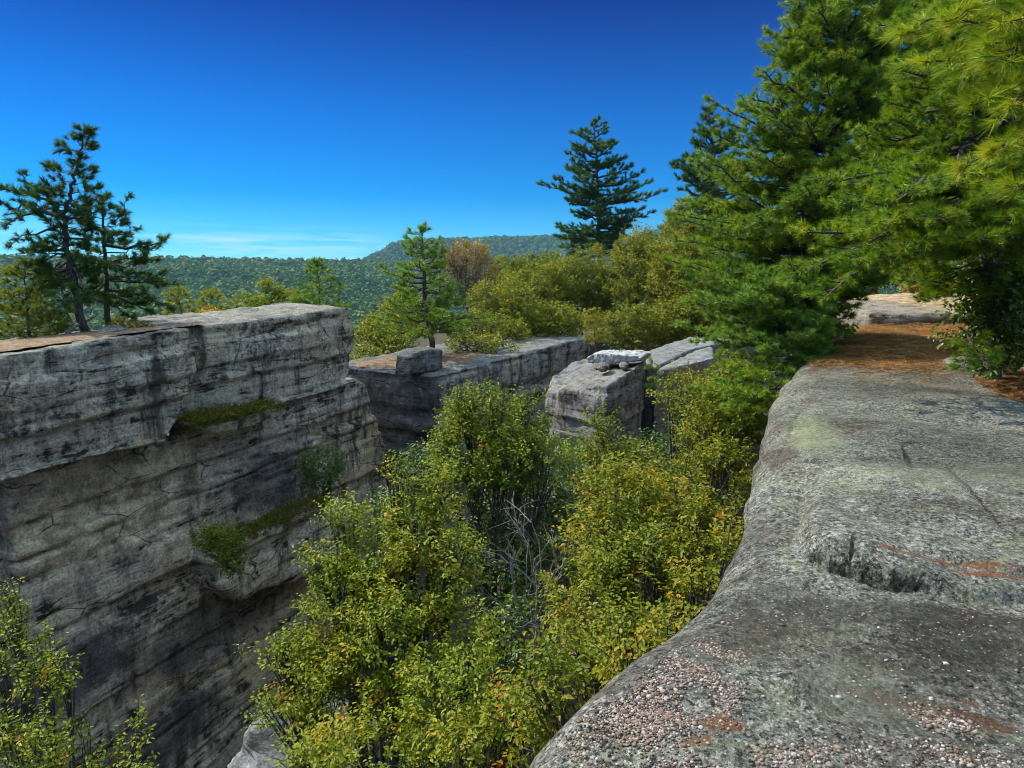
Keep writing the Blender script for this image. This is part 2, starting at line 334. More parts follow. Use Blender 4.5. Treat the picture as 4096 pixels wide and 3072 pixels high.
def pine(name, label, trunk, Y, profile, fol="pine_mid", r0=.14, seed=1, dv=6, nb=4, side=.55, K=16, ln=.14, wd=.012, rise=(.45, -.08), gap=.16, tgap=.13, group=None, tint_mid=.5,
         spread=1.15, t0=.22, gone=.12, lift=.15, extra=(), cat="pine tree", sag=.04, depth_k=.85, Yoff=None, jit=.28, wob=.03, bark="bark"):
    r = np.random.default_rng(seed); m = Y / F
    tp = np.array([P(u, v, Y) for u, v in trunk])        # bottom to top
    gz = float(height(np.array([tp[0][0]]), np.array([tp[0][1]]))[0]) - .2
    if r0 >= .03 and gz < tp[0][2] - .1: tp = np.concatenate([[[tp[0][0], tp[0][1], gz]], tp])     # rooted on the ground below
    root = empty(name, tp[0], label=label, cat=cat, group=group)
    A = Acc(); tt = np.linspace(0, 1, len(tp)); fine = np.linspace(0, 1, 4 * len(tp))
    tf = np.stack([np.interp(fine, tt, tp[:, c]) for c in range(3)], 1); tf[1:-1, :2] += r.normal(0, r0 * .18, (len(tf) - 2, 2))
    A.tb.add(tf, r0 * (1.0 - .9 * fine ** .9) * (1 + .5 * np.exp(-fine * 18)), 9)
    vs = np.array([p[0] for p in profile], float); lf = np.array([p[1] for p in profile], float); rt = np.array([p[2] for p in profile], float)
    v = vs[0]; az = r.uniform(0, 6.28); v1 = vs[-1]
    while v <= v1:
        rel = (v - vs[0]) / max(1, v1 - vs[0])
        zt = P(512, v, Y)[2]
        for b in range(nb):
            az += 2.4 + r.normal(0, .3)
            if r.random() < gone: continue
            c = math.cos(az); k = (c + 1) / 2
            ex = (np.interp(v, vs, rt) * k + np.interp(v, vs, lf) * (1 - k)) * m * (abs(c) + (1 - abs(c)) * depth_k) * r.uniform(1 - jit, 1.06)
            if ex < .05: ex = .05
            rs = (rise[0] * (1 - rel) + rise[1] * rel) * ex
            zs = min(max(zt - rs * .8 + r.normal(0, dv * m * .3), tf[0, 2] + .1), tf[-1, 2])
            x0 = np.interp(zs, tf[:, 2], tf[:, 0]); y0 = np.interp(zs, tf[:, 2], tf[:, 1])
            p0 = np.array([x0, y0, zs]); p1 = p0 + np.array([c * ex, math.sin(az) * ex, rs])
            bough(A, r, p0, p1, max(.012, r0 * .32 * min(1, ex / 1.6)) , sag * r.uniform(-.3, 1.5), .12, min(side, ex * .55 + .1), gap, tgap, t0, lift, wob=wob)
        v += dv * r.uniform(.75, 1.3)
    top = tf[-1]
    for _ in range(5):
        A.tp.append(top + r.normal(0, .04, 3) - np.array([0, 0, r.uniform(0, .3)])); A.td.append(nrm(np.array([0, 0, 1.0]) + r.normal(0, .4, 3))); A.ts.append(1.0)
    for (a, b, kw) in extra:
        pa = np.asarray(a if len(a) == 3 and not isinstance(a, tuple) else P(*a), float); pb = P(*b)
        q = dict(sag=.03, up=.1, side=side, shoot_gap=gap, tuft_gap=tgap, t0=.3, lift=lift, wob=wob); q.update(kw)
        bough(A, r, pa, pb, q.pop("r", r0 * .3), **q)
    finish_pine(A, root, M[fol], M[bark], r, K, ln, wd, spread, tint_mid)
    return root
NLEAF = [0]
def leafy(name, label, lobes, base, fol="leaf_green", bark="bark2", seed=1, leaf=.075, asp=.5, cover=3.0, k=12, twig=.32, r0=.06, cat="tree", group=None, tint_mid=.5, upness=.55,
          clump=.0, clump_scale=1.6, inner=.45, bare=0, droop=.35, tw_r=.004):
    """lobes: (u, v, Y, ru, rv) in picture measure, turned into real ellipsoids at distance Y"""
    r = np.random.default_rng(seed)
    base = np.asarray(base if not isinstance(base, tuple) else P(*base), float)
    if cat == "tree": base = np.array([base[0], base[1], min(base[2], float(height(np.array([base[0]]), np.array([base[1]]))[0]) - .1)])
    root = empty(name, base, label=label, cat=cat, group=group)
    tb = Tubes(); VV = []; QQ = []; TT = []; off = 0
    cs = []
    for lb in lobes:
        u, v, Y, ru, rv = lb[:5]; c = P(u, v, Y); m = Y / F; rad = np.array([ru * m, (lb[5] if len(lb) > 5 else .9 * (ru + rv) / 2) * m, rv * m]); cs.append((c, rad))
    cc = np.mean([c for c, _ in cs], 0)
    tk = base + (cc - base) * np.array([.75, .75, .55])
    tk_pts = np.stack([base, base * .66 + tk * .34 + r.normal(0, .08, 3), base * .33 + tk * .67 + r.normal(0, .08, 3), tk]); tb.add(tk_pts, [r0, r0 * .85, r0 * .72, r0 * .55], 7)
    for (c, rad), lb in zip(cs, lobes):
        m = lb[2] / F
        nl = 3.0 * cover * math.pi * lb[3] * lb[4] * m * m / (leaf * leaf * asp * .6)
        nt = max(6, int(nl / k))
        d = nrm(r.normal(size=(nt, 3))); rr = (inner + (1 - inner) * r.random(nt) ** .6)
        p = c + d * rad * rr[:, None]
        if clump > 0:
            keep = fbm(p * clump_scale + seed, 2) > (clump - .5) ; p = p[keep]; d = d[keep]; nt = len(p)
        if nt == 0: continue
        td = nrm(d * .75 + np.array([0, 0, upness]) + r.normal(0, .35, (nt, 3)))
        tl = twig * r.uniform(.6, 1.3, nt)
        # limb to the lobe and branches to a share of the twigs
        mid = tk * .45 + c * .55 + r.normal(0, .12, 3) * rad
        tb.add(np.stack([tk, mid, c + r.normal(0, .15, 3) * rad]), [r0 * .5, r0 * .36, r0 * .18], 5)
        ns = min(nt, 14)
        for i in r.choice(nt, ns, replace=False):
            s_ = r.uniform(.15, 1.0); a = mid * (1 - s_) + c * s_ + (p[i] - c) * .1; q = (a + p[i]) / 2 + r.normal(0, .06, 3) * rad
            tb.add(np.stack([a, q, p[i], p[i] + td[i] * tl[i] * (1.0 + bare)]), [r0 * .16, r0 * .12, tw_r * 1.6, tw_r], 4)
        rp = np.repeat(p, k, 0); rd = np.repeat(td, k, 0); rl = np.repeat(tl, k)
        tt = np.tile((np.arange(k) + .5) / k, nt)
        sd = nrm(np.cross(rd, np.repeat(nrm(np.array([0, 0, 1.0]) + r.normal(0, .5, (nt, 3))), k, 0))) * np.where(np.tile(np.arange(k), nt) % 2, 1, -1)[:, None]
        n0 = len(rp)
        lp = rp + rd * (tt * rl)[:, None] + sd * leaf * .1 + r.normal(0, .012, (n0, 3))
        lt = nrm(rd * .55 + sd * .85 + np.array([0, 0, -droop]) + r.normal(0, .3, (n0, 3)))
        ln_ = nrm(np.array([-.15, -.1, 1.0]) + r.normal(0, .45, (n0, 3)))
        L = leaf * r.uniform(.5, 1.3, n0)
        V, Q = leaf_geo(lp, lt, ln_, L, L * asp * r.uniform(.85, 1.15, n0))
        tn = np.clip(tint_mid + .22 * fbm(lp * .9 + seed * 3.1, 2) + np.repeat(r.normal(0, .12, nt), k) + r.normal(0, .1, n0) + .18 * (tt - .5), 0, 1)
        VV.append(V); QQ.append(Q + off); TT.append(np.repeat(tn, 2)); off += len(V); NLEAF[0] += n0
    tb.build("trunk" if cat == "tree" else "stem", M[bark], root)
    mesh_obj("crown" if cat == "tree" else "foliage", np.concatenate(VV), np.concatenate(QQ), M[fol], root, tint=np.concatenate(TT))
    return root
# ------------------------------------------------------------------ rocks
def remesh(V, faces, voxel, smooth_it=3):
    me = bpy.data.meshes.new("tmp"); me.from_pydata([tuple(map(float, v)) for v in V], [], faces)
    import bmesh
    bm = bmesh.new(); bm.from_mesh(me); bmesh.ops.recalc_face_normals(bm, faces=bm.faces); bm.to_mesh(me); bm.free()
    o = bpy.data.objects.new("tmp", me); COL.objects.link(o)
    mo = o.modifiers.new("r", "REMESH"); mo.mode = "VOXEL"; mo.voxel_size = voxel
    if smooth_it:
        sm = o.modifiers.new("s", "SMOOTH"); sm.iterations = smooth_it; sm.factor = .5
    dg = bpy.context.evaluated_depsgraph_get(); dg.update()
    nm = bpy.data.meshes.new_from_object(o.evaluated_get(dg))
    bpy.data.objects.remove(o); bpy.data.meshes.remove(me)
    return nm
def prism(front, back):
    """two matching outlines -> closed solid"""
    n = len(front); V = list(front) + list(back)
    Fc = [list(range(n)), list(range(2 * n - 1, n - 1, -1))]
    for i in range(n):
        j = (i + 1) % n; Fc.append([i, i + n, j + n, j])
    return V, Fc
_bed_r = np.random.default_rng(11)
BEDS = np.cumsum(_bed_r.choice([.16, .22, .3, .42, .6, .85], 60)) - 14
BOFF = _bed_r.normal(0, 1, 80); BGR = _bed_r.uniform(0, 1, 80) ** 1.5
def strata(s, z, q, slope, amp=.05, groove=.06, joint=.05, jl=1.3, seed=0):
    zz = z - slope * s + .07 * perlin(np.stack([s * .5, q * .5, z * .5 + seed], 1))
    i = np.clip(np.searchsorted(BEDS, zz), 1, len(BEDS) - 1)
    lo = BEDS[i - 1]; hi = BEDS[i]; d = np.minimum(zz - lo, hi - zz)
    gi = np.where(zz - lo < hi - zz, i - 1, i)
    mod = np.clip(.55 + 1.1 * perlin(np.stack([s * .45 + gi * 7.7, q * 0 + gi * 3.1, z * 0 + seed], 1)), 0, 1)
    g = BGR[gi] * np.exp(-(d / .028) ** 2) * mod
    js = s / (jl * (1 + .4 * np.sin(i * 2.3))) + i * .37 + .1 * perlin(np.stack([s, q, z], 1) * 1.7)
    jc = np.floor(js); h = np.sin(jc * 12.9898 + i * 78.233 + seed) * 43758.5453; h = h - np.floor(h)
    return BOFF[i] * amp - g * groove + (h - .5) * joint
def rock(name, V, faces, voxel, mat, parent=None, smooth_it=3, noise=.05, nscale=1.2, strat=None, matrix=None, label=None, cat=None, group=None, kind=None, fine=.012, origin=None):
    me = remesh(V, faces, voxel, smooth_it); n = len(me.vertices)
    co = np.empty(n * 3); me.vertices.foreach_get("co", co); co = co.reshape(-1, 3)
    no = np.empty(n * 3); me.vertices.foreach_get("normal", no); no = no.reshape(-1, 3)
    d = noise * fbm(co * nscale + 5.1, 3) + fine * fbm(co * 7 + 2.2, 3)
    if strat:
        hz = np.clip(1 - np.abs(no[:, 2]), 0, 1)
        d = d + hz * strata(co[:, 0], co[:, 2], co[:, 1], **strat)
    co = co + no * d[:, None]
    me.vertices.foreach_set("co", co.ravel()); me.update()
    me.polygons.foreach_set("use_smooth", np.ones(len(me.polygons), bool))
    me.materials.clear(); me.materials.append(mat); me.name = name
    o = bpy.data.objects.new(name, me); COL.objects.link(o)
    if parent is not None: o.parent = parent
    elif matrix is not None: o.matrix_world = matrix
    return tag(o, label, cat, group, kind)
SKY_SAT = 1.0; SKY_RAMP = [(0.0, (.12, .34, .45)), (.044, (.05, .255, .39)), (.11, (.0, .175, .35)), (.22, (.0, .122, .305)), (.37, (.0, .026, .155)), (.50, (.24, .30, .38)), (.70, (5.0, 3.75, 2.5))]  # stops above the view brighten and warm the zenith: added fill for shaded rock
SKY_STR = .14; SUN_E = 2.6; EXPO = 1.35; HAZE = 7.0e-5; CLOUD = (2.3, 2.8, 3.2)
# ------------------------------------------------------------------ the crevice frame: s along the left wall, q out of it, z up
A0 = P(0, 355, 12.0); A0[2] = 0.0
WD = nrm(np.array([0.4217, 1.0, 0.0])); WN = np.array([WD[1], -WD[0], 0.0])
WM = Matrix(((WD[0], WN[0], 0, A0[0]), (WD[1], WN[1], 0, A0[1]), (0, 0, 1, 0), (0, 0, 0, 1)))
def W(u, v, q=0.0):
    """where the sight line meets the wall plane moved out by q: wall coordinates"""
    d = ray(u, v); o = np.array([0, 0, CZ]) - A0
    t = (q - o @ WN) / (d @ WN); p = o + d * t
    return np.array([p @ WD, q, p[2]])
def toW(p): d = np.asarray(p, float) - A0; return np.array([d @ WD, d @ WN, d[2]])
def fromW(s, q, z): return A0 + WD * s + WN * q + np.array([0, 0, z])
def G(u, v, z=0.0):
    d = ray(u, v); t = (z - CZ) / d[2]; return np.array([d[0] * t, d[1] * t, z])
a_, b_ = W(0, 482), W(365, 378); SLOPE = (b_[2] - a_[2]) / (b_[0] - a_[0])
print("slope", SLOPE, a_, b_, "edge z", W(0, 355), W(190, 327), W(350, 306), "bottom", W(330, 740))
M["cliff"] = cliff_mat("layered_cliff_rock", tanamt=.7, lich=.8, bed=math.atan(SLOPE))
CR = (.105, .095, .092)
M["cliff_low"] = cliff_mat("stained_shaded_lower_rock", tanamt=.9, lich=.6, bed=math.atan(SLOPE), zones=[((2.2, 0, -3.4), 3.3, 1.5, (.80, .67, .42), .8), ((7.4, 0, -4.2), 2.6, 1.2, CR, .85), ((1.2, 0, -6.8), 1.9, 1.0, CR, .9), ((5.2, 0, -7.6), 3.6, 1.2, CR, .75), ((9.5, 0, -6.0), 1.6, .9, CR, .7), ((2.6, 0, -9.6), 3.2, 1.1, CR, .8)])  # dark zones are rock crust and carry part of the low shade in colour
cliff = empty("cliff", A0, label="long layered grey cliff wall in shade across the crevice with pines on its top", cat="cliff")
cliff.matrix_world = WM
cliff["label"] = "long layered grey cliff wall in shade across the crevice with pines on its top"
STR = dict(slope=SLOPE, amp=.065, groove=.19, joint=.07)
def wall_block(name, px, qf, qb, voxel=.07, dzb=0.0, mat="cliff", noise=.05, smooth_it=2, strat=STR, shrink=0.0, **k):
    f = [W(u, v, qf) for u, v in px]; c = np.mean(f, 0)
    zt = max(p[2] for p in f)
    b = [np.array([p[0], qb, p[2] + (dzb if p[2] > c[2] else 0)]) for p in f]
    V, Fc = prism(f, b)
    return rock(name, V, Fc, voxel, M[mat], parent=cliff, noise=noise, strat=strat, smooth_it=smooth_it, **k)
wall_block("upper_block", [(-90, 368), (0, 355), (60, 346), (120, 338), (192, 327), (194, 370), (190, 392), (181, 420), (168, 441), (120, 453), (60, 468), (0, 483), (-90, 505)], 0.0, -4.2, dzb=-.22)
wall_block("upper_block", [(186, 327.5), (250, 320.5), (300, 314), (335, 308), (348, 307), (353, 318), (355, 345), (351, 372), (345, 387), (300, 399), (250, 410), (200, 421), (180, 424)], -.62, -3.2, dzb=.10)
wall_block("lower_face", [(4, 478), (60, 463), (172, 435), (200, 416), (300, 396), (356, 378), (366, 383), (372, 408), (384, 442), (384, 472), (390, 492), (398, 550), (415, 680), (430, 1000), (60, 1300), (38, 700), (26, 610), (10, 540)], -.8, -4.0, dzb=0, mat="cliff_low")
wall_block("recess_face", [(-90, 500), (30, 470), (60, 620), (90, 1200), (-90, 1500)], -1.3, -4.0, voxel=.12)
wall_block("jutting_ledge", [(214, 556), (250, 533), (290, 516), (328, 497), (345, 499), (352, 530), (345, 560), (300, 580), (262, 592), (240, 600), (222, 590)], -.02, -1.4, noise=.12, smooth_it=3)
wall_block("jutting_ledge", [(183, 424), (220, 416), (276, 404), (281, 410), (262, 424), (240, 432), (215, 433)], -.12, -1.2, noise=.05, smooth_it=2, voxel=.05)
# ------------------------------------------------------------------ moss and small plants on the cliff
def moss(pts, label, seed, q0=-.2, th=.10, dens=900, group="moss patches on the cliff ledges", fol="leaf_dark"):
    r = np.random.default_rng(seed); VV = []; FF = []; off = 0; TT = []
    pw = [fromW(*W(u, v, q0)) for u, v in pts]; P0 = np.array(pw)
    root = P0[len(P0) // 2]
    cs = np.interp(r.random(dens) * (len(P0) - 1), np.arange(len(P0)), np.arange(len(P0)))
    k = np.clip(cs.astype(int), 0, len(P0) - 2); f = (cs - k)[:, None]
    c = P0[k] * (1 - f) + P0[k + 1] * f + WN * r.uniform(-.45, .24, dens)[:, None]
    c[:, 2] += r.normal(0, .06, dens) + .02 - .16 * r.random(dens) ** 2 * (r.random(dens) > .5)
    K = 14; d = nrm(r.normal(size=(dens * K, 3)) + np.array([0, 0, .8])); p = np.repeat(c, K, 0) + r.normal(0, .03, (dens * K, 3))
    s = nrm(np.cross(d, r.normal(size=(dens * K, 3)))) * .012
    L = r.uniform(.03, th, dens * K)[:, None]
    V = np.stack([p - s, p + s, p + d * L], 1).reshape(-1, 3); Fc = np.arange(len(V)).reshape(-1, 3)
    o = mesh_obj("moss_patch", V, Fc, M["mossleaf"], tint=np.clip(r.normal(.5, .2, len(Fc)), 0, 1), origin=root)
    tag(o, label, "moss", group)
M["mossleaf"] = foliage_mat("olive_moss_tufts", [(0, (.05, .055, .008)), (.5, (.15, .145, .02)), (1, (.26, .22, .03))], .2, .9, .1)
moss([(186, 424), (205, 418), (225, 415), (250, 410), (278, 404)], "flat olive moss patch on the small ledge under the upper cliff blocks", 21, -.2)
moss([(216, 553), (240, 537), (270, 524), (300, 510), (325, 499)], "thick olive moss strip on the slanting jutting ledge low on the cliff", 22, -.15, .13, 1500)
# ------------------------------------------------------------------ second wall, boulder, split block, balanced slab, shelf
def solid(name, top, bot, voxel, mat, **k):
    V, Fc = prism([np.asarray(p, float) for p in top], [np.asarray(p, float) for p in bot])
    V = np.array(V); o = k.pop("at", V[:len(top)].mean(0)); o = np.array([float(x) for x in o])
    return rock(name, V - o, Fc, voxel, mat, matrix=Matrix.Translation(o), **k)
S2 = dict(slope=.02, amp=.04, groove=.10, joint=.10, jl=1.8, seed=3)
e1, e2 = P(432, 377, 24.0), P(592, 336.5, 36.0)
dz = np.array([0, 0, -1.0])
hd = nrm((e2 - e1) * np.array([1, 1, 0])); hn = np.array([hd[1], -hd[0], 0])     # along the wall, out towards the crevice
MW = Matrix(((hd[0], hn[0], 0, e1[0]), (hd[1], hn[1], 0, e1[1]), (0, 0, 1, 0), (0, 0, 0, 1)))
Lw = np.linalg.norm((e2 - e1)[:2])
def w2(s, q, z): return np.array([s, q, z])
zA, zB = e1[2], e2[2]
far_wall = empty("rock_wall", e1, label="second grey cliff wall behind the leafy treetops with a loose boulder on its top", cat="cliff")
far_wall.matrix_world = MW
def z_w(s): return zA + (zB - zA) * s / Lw
def lvl(s0, s1, zt0, zt1, zb, qf, qb, dzb=.2, name="upper_layer", mat="cliff2", voxel=.11, **k):
    f = [w2(s0, qf, zt0), w2((s0 + s1) / 2, qf, (zt0 + zt1) / 2), w2(s1, qf, zt1), w2(s1 + .1, qf - .3, zb + (zt1 - zt0)), w2(s0, qf, zb)]
    b = [np.array([p[0], qb, p[2] + (dzb if i < 3 else 0)]) for i, p in enumerate(f)]
    V, Fc = prism(f, b); return rock(name, V, Fc, voxel, M[mat], parent=far_wall, strat=S2, smooth_it=2, noise=.07, **k)
lvl(0, Lw, zA, zB, zA - 2.15, 0, -5.4, dzb=.05)
lvl(.15, Lw - .8, zA - 2.0, zB - 2.0, zA - 4.4, -.35, -5.4, name="middle_layer")
lvl(.3, Lw - 1, zA - 4.3, zB - 4.3, zA - 9.5, -.75, -5.4, name="lower_layer")
# duff on the plateau of the second wall
def sheet(name, poly3, mat, n=26, noise=.03, lift=.02, label=None, cat=None, kind=None, group=None):
    """irregular mat of litter lying on a rock: fan grid with a ragged feather edge"""
    poly = np.array(poly3); c = poly.mean(0); m = 160
    per = np.concatenate([poly, poly[:1]]); sl = np.concatenate([[0], np.cumsum(np.linalg.norm(np.diff(per, axis=0), axis=1))])
    e = np.stack([np.interp(np.linspace(0, sl[-1], m, endpoint=False), sl, per[:, i]) for i in range(3)], 1)
    e = c + (e - c) * (1 + .13 * fbm(e * 2.3, 4))[:, None]
    t = np.linspace(0, 1, n) ** .8
    V = c + (e - c)[None] * t[:, None, None]
    V = V.reshape(-1, 3); V[:, 2] += lift * (1 - np.repeat(t, m) ** 6 * 1.6) + noise * .5 * (fbm(V * 4, 3)) * (1 - np.repeat(t, m) ** 4)
    i = np.arange(n - 1)[:, None] * m; j = np.arange(m)[None]; j2 = (j + 1) % m
    Q = np.stack([i + j, i + m + j, i + m + j2, i + j2], -1).reshape(-1, 4)
    o = mesh_obj(name, V, Q, mat, smooth=True, origin=c); return tag(o, label, cat, group, kind)
def wp(s, q, z): return e1 + hd * s + hn * q + np.array([0, 0, z - e1[2]])
sheet("needle_litter", [wp(.45, -4.9, zA + .08), wp(.5, -2.2, zA + .08), wp(1.8, -1.2, zA + .10), wp(3.6, -.9, zA + .11), wp(6.5, -1.0, zA + .14), wp(7.5, -2.2, zA + .17), wp(5, -4.6, zA + .14), wp(2, -4.9, zA + .10)], M["duff"], kind="stuff",
      label="brown pine litter on the flat top of the second wall around the boulder", cat="litter", lift=.05)
b0, b1 = P(409, 372.0, 23.5), P(443, 366.5, 26.0); bn = nrm(np.cross(b1 - b0, [0, 0, 1.0]))
h0 = b0[2]; bz = .86
fr = [b0 + dz * .12, b1 + dz * .12, P(442.5, 350, 26.0), P(428, 350, 25.0), P(416, 353, 23.9), P(411, 358, 23.6)]
solid("boulder", fr, [p - bn * .6 + (np.array([0, 0, .10]) if i > 1 else 0) for i, p in enumerate(fr)], .06, M["boulder"], noise=.05, nscale=1.6, smooth_it=2, label="loose dark wedge shaped boulder resting on top of the second wall", cat="boulder")
# split block
bl = [P(547, 392, 23.6), P(560, 391, 22.8), P(580, 388.5, 22.0), P(596, 386, 21.2), P(608, 385.5, 20.6), P(626, 374, 22.0), P(643, 361, 23.6), P(646, 357, 25.5), P(600, 357, 27.5), P(572, 362, 27.0), P(553, 374, 25.2)]
blb = []
cb = np.mean(bl, 0)
for i, p in enumerate(bl):
    q = cb + (p - cb) * np.array([.82, .82, 1]); blb.append(np.array([q[0], q[1], -5.2]))
mid = [cb + (p - cb) * np.array([.97, .97, 0]) + np.array([0, 0, -3.0]) for p in bl]
n = len(bl)
V = bl + mid + blb; Fc = [list(range(n)), list(range(3 * n - 1, 2 * n - 1, -1))] + [[i + k, (i + 1) % n + k, (i + 1) % n + k + n, i + k + n] for k in (0, n) for i in range(n)]
Fc[0] = Fc[0][::-1]
rock("split_block", np.array(V) - cb, Fc, .065, M["block"], matrix=Matrix.Translation(cb), noise=.10, nscale=.9, smooth_it=2, fine=.02, strat=dict(slope=.0, amp=.05, groove=.06, joint=.07, jl=.9, seed=5),
     label="pale squarish cracked rock block with a flat top carrying the balanced slab", cat="rock block")
foot = [P(545, 440, 21.5), P(563, 432, 21.2), P(579, 436, 21.0), P(581, 432, 22.5), P(556, 430, 23)]
solid("broken_pillar", foot, [np.array([p[0] + .1, p[1], -7.0]) for p in foot], .07, M["block"], noise=.08, smooth_it=2, label="narrow broken rock pillar at the foot of the cracked block", cat="rock")
sl = [P(587, 363, 23.6), P(606, 364, 23.2), P(640, 362.0, 23.6), P(641, 358, 24.6), P(588, 358, 24.8)]
top = [P(587.5, 358, 23.7), P(592, 354, 23.9), P(606, 353.5, 23.9), P(622, 353.6, 24.0), P(638, 355.5, 24.0)]
slab_f = [P(587, 362.5, 24.3), P(605, 364.0, 23.9), P(622, 363.6, 23.5), P(641, 361.5, 23.1), P(642, 357, 23.0), P(634, 355.0, 23.2), P(612, 354.0, 23.7), P(592, 354.2, 24.2), P(587.5, 357.5, 24.3)]
solid("balanced_slab", slab_f, [p + np.array([.55, 1.1, .02]) for p in slab_f], .04, M["chalk"], noise=.05, nscale=2.2, smooth_it=2, fine=.02, label="flat white slab balanced on small stones on top of the cracked block", cat="rock slab")
for i, (u, v, w_, h_) in enumerate([(603, 366.6, 13, 6), (624, 365.4, 9, 5)]):
    c = P(u, v, 23.1); m = 23.1 / F; ang = np.arange(10) * 2 * math.pi / 10
    ring = lambda k, z: [c + np.array([math.cos(a) * w_ * .55 * m * k, math.sin(a) * .35 * k, z]) for a in ang]
    r0_, r1_, r2_, r3_ = ring(.5, -h_ * .8 * m), ring(1, -h_ * .2 * m), ring(.95, h_ * .3 * m), ring(.4, h_ * .7 * m); n = 10
    V = r0_ + r1_ + r2_ + r3_; Fc = [list(range(n))[::-1], list(range(3 * n, 4 * n))] + [[j + k, (j + 1) % n + k, (j + 1) % n + k + n, j + k + n] for k in (0, n, 2 * n) for j in range(n)]
    rock("support_stone", np.array(V) - c, Fc, .025, M["block"], matrix=Matrix.Translation(c), noise=.02, smooth_it=2,
         label=["rounded grey stone wedged under the middle of the white balanced slab", "smaller stone wedged under the far end of the white balanced slab"][i], cat="stone", group="stones propping the balanced slab")
# pale shelf
sh1 = [P(657, 371.5, 24.0), P(674, 368, 24.4), P(690, 363.5, 25), P(715, 357, 26), P(712, 347, 29), P(693, 351.2, 28.5), P(679, 357.8, 26.8), P(670, 363.2, 25.3), P(660, 367.0, 24.6)]
sh2 = [P(640, 366, 25.6), P(656, 365.6, 25.0), P(667, 361.8, 25.9), P(678, 355.8, 27.6), P(692, 349, 29.3), P(713, 344.5, 30.2), P(730, 339, 32), P(690, 336.5, 34), P(668, 343.5, 32), P(650, 350.5, 29.5), P(634, 357, 27)]
shelf = empty("rock_shelf", np.mean(sh1, 0), label="pale flat rock shelf sloping up behind the cracked block, split by a dark crack", cat="rock shelf")
for pts in (sh1, sh2):
    V, Fc = prism(pts, [np.array([p[0] - .2, p[1] + .3, -6.5]) for p in pts])
    rock("shelf_half", np.array(V) - np.mean(sh1, 0), Fc, .07, M["shelf"], parent=shelf, noise=.05, nscale=.8, smooth_it=2, fine=.02)
# lower grey boulder at the crevice bottom
lb_ = [P(212, 780, 8.2), P(240, 745, 8.4), P(262, 718, 8.6), P(290, 690, 9.0), P(330, 680, 9.6), P(380, 720, 9.0), P(370, 790, 8.0), P(300, 830, 7.4)]
lc_ = np.mean(lb_, 0)
solid("fallen_boulder", lb_, [np.array([lc_[0] + (p[0] - lc_[0]) * 1.25 + .3, lc_[1] + (p[1] - lc_[1]) * 1.25, -12.5]) for p in lb_], .06, M["fallen"], noise=.10, nscale=1.1, smooth_it=4, label="big smooth bluish fallen boulder at the bottom of the crevice under the leafy trees", cat="boulder")
# ------------------------------------------------------------------ the sunlit ledge the photographer stands on
edge_px = [(530, 768, 0), (562, 704, 0), (602, 667, 0), (667, 616, 0), (708, 574, .0), (736, 532, .03), (750, 495, .06), (751, 472, .08), (762, 444, .10), (773, 403, .12), (782, 380, .13), (803, 352, .16), (822, 339, .24), (835, 332.5, .29)]
EP = np.array([G(*p) for p in edge_px]); EP = np.concatenate([[[-.9, -3, 0], [-.35, .8, 0]], EP, [[9.1, 18.6, .3]]])
def xe_(y): return np.interp(y, EP[:, 1], EP[:, 0]) - np.interp(y, [-3, 2, 3, 5, 9, 13, 17], [.15, .14, .09, .03, .10, .02, .0])
def pl(px, z): return np.array([G(u, v, z) for u, v in px])
C1 = pl([(806, 556), (823, 567), (856, 577), (886, 584), (926, 589), (980, 600)], .0)
C2 = pl([(880, 548), (911, 557), (945, 566), (985, 573), (1024, 579), (1100, 590)], .03)
BL = pl([(823, 567), (806, 545), (797, 528), (811, 500), (806, 470), (800, 440), (812, 400)], .05)
HOL = G(925, 700, 0)
def segd(x, y, a, b):
    d = b[:2] - a[:2]; L2 = d @ d; t = np.clip(((x - a[0]) * d[0] + (y - a[1]) * d[1]) / L2, 0, 1)
    return np.hypot(x - a[0] - t * d[0], y - a[1] - t * d[1])
GROOVES = [(G(853, 539, .1), G(850, 562, .08), .05, .012), (G(764, 452, .1), G(786, 453, .1), .09, .018), (G(902, 442, .1), G(912, 462, .1), .03, .02), (G(945, 455, .1), G(1000, 530, .05), .03, .035),
           (G(775, 452, .1), G(800, 405, .12), .02, .03), (G(805, 470, .1), G(796, 530, .05), .03, .03), (G(780, 640, 0), G(800, 600, 0), .015, .02)]
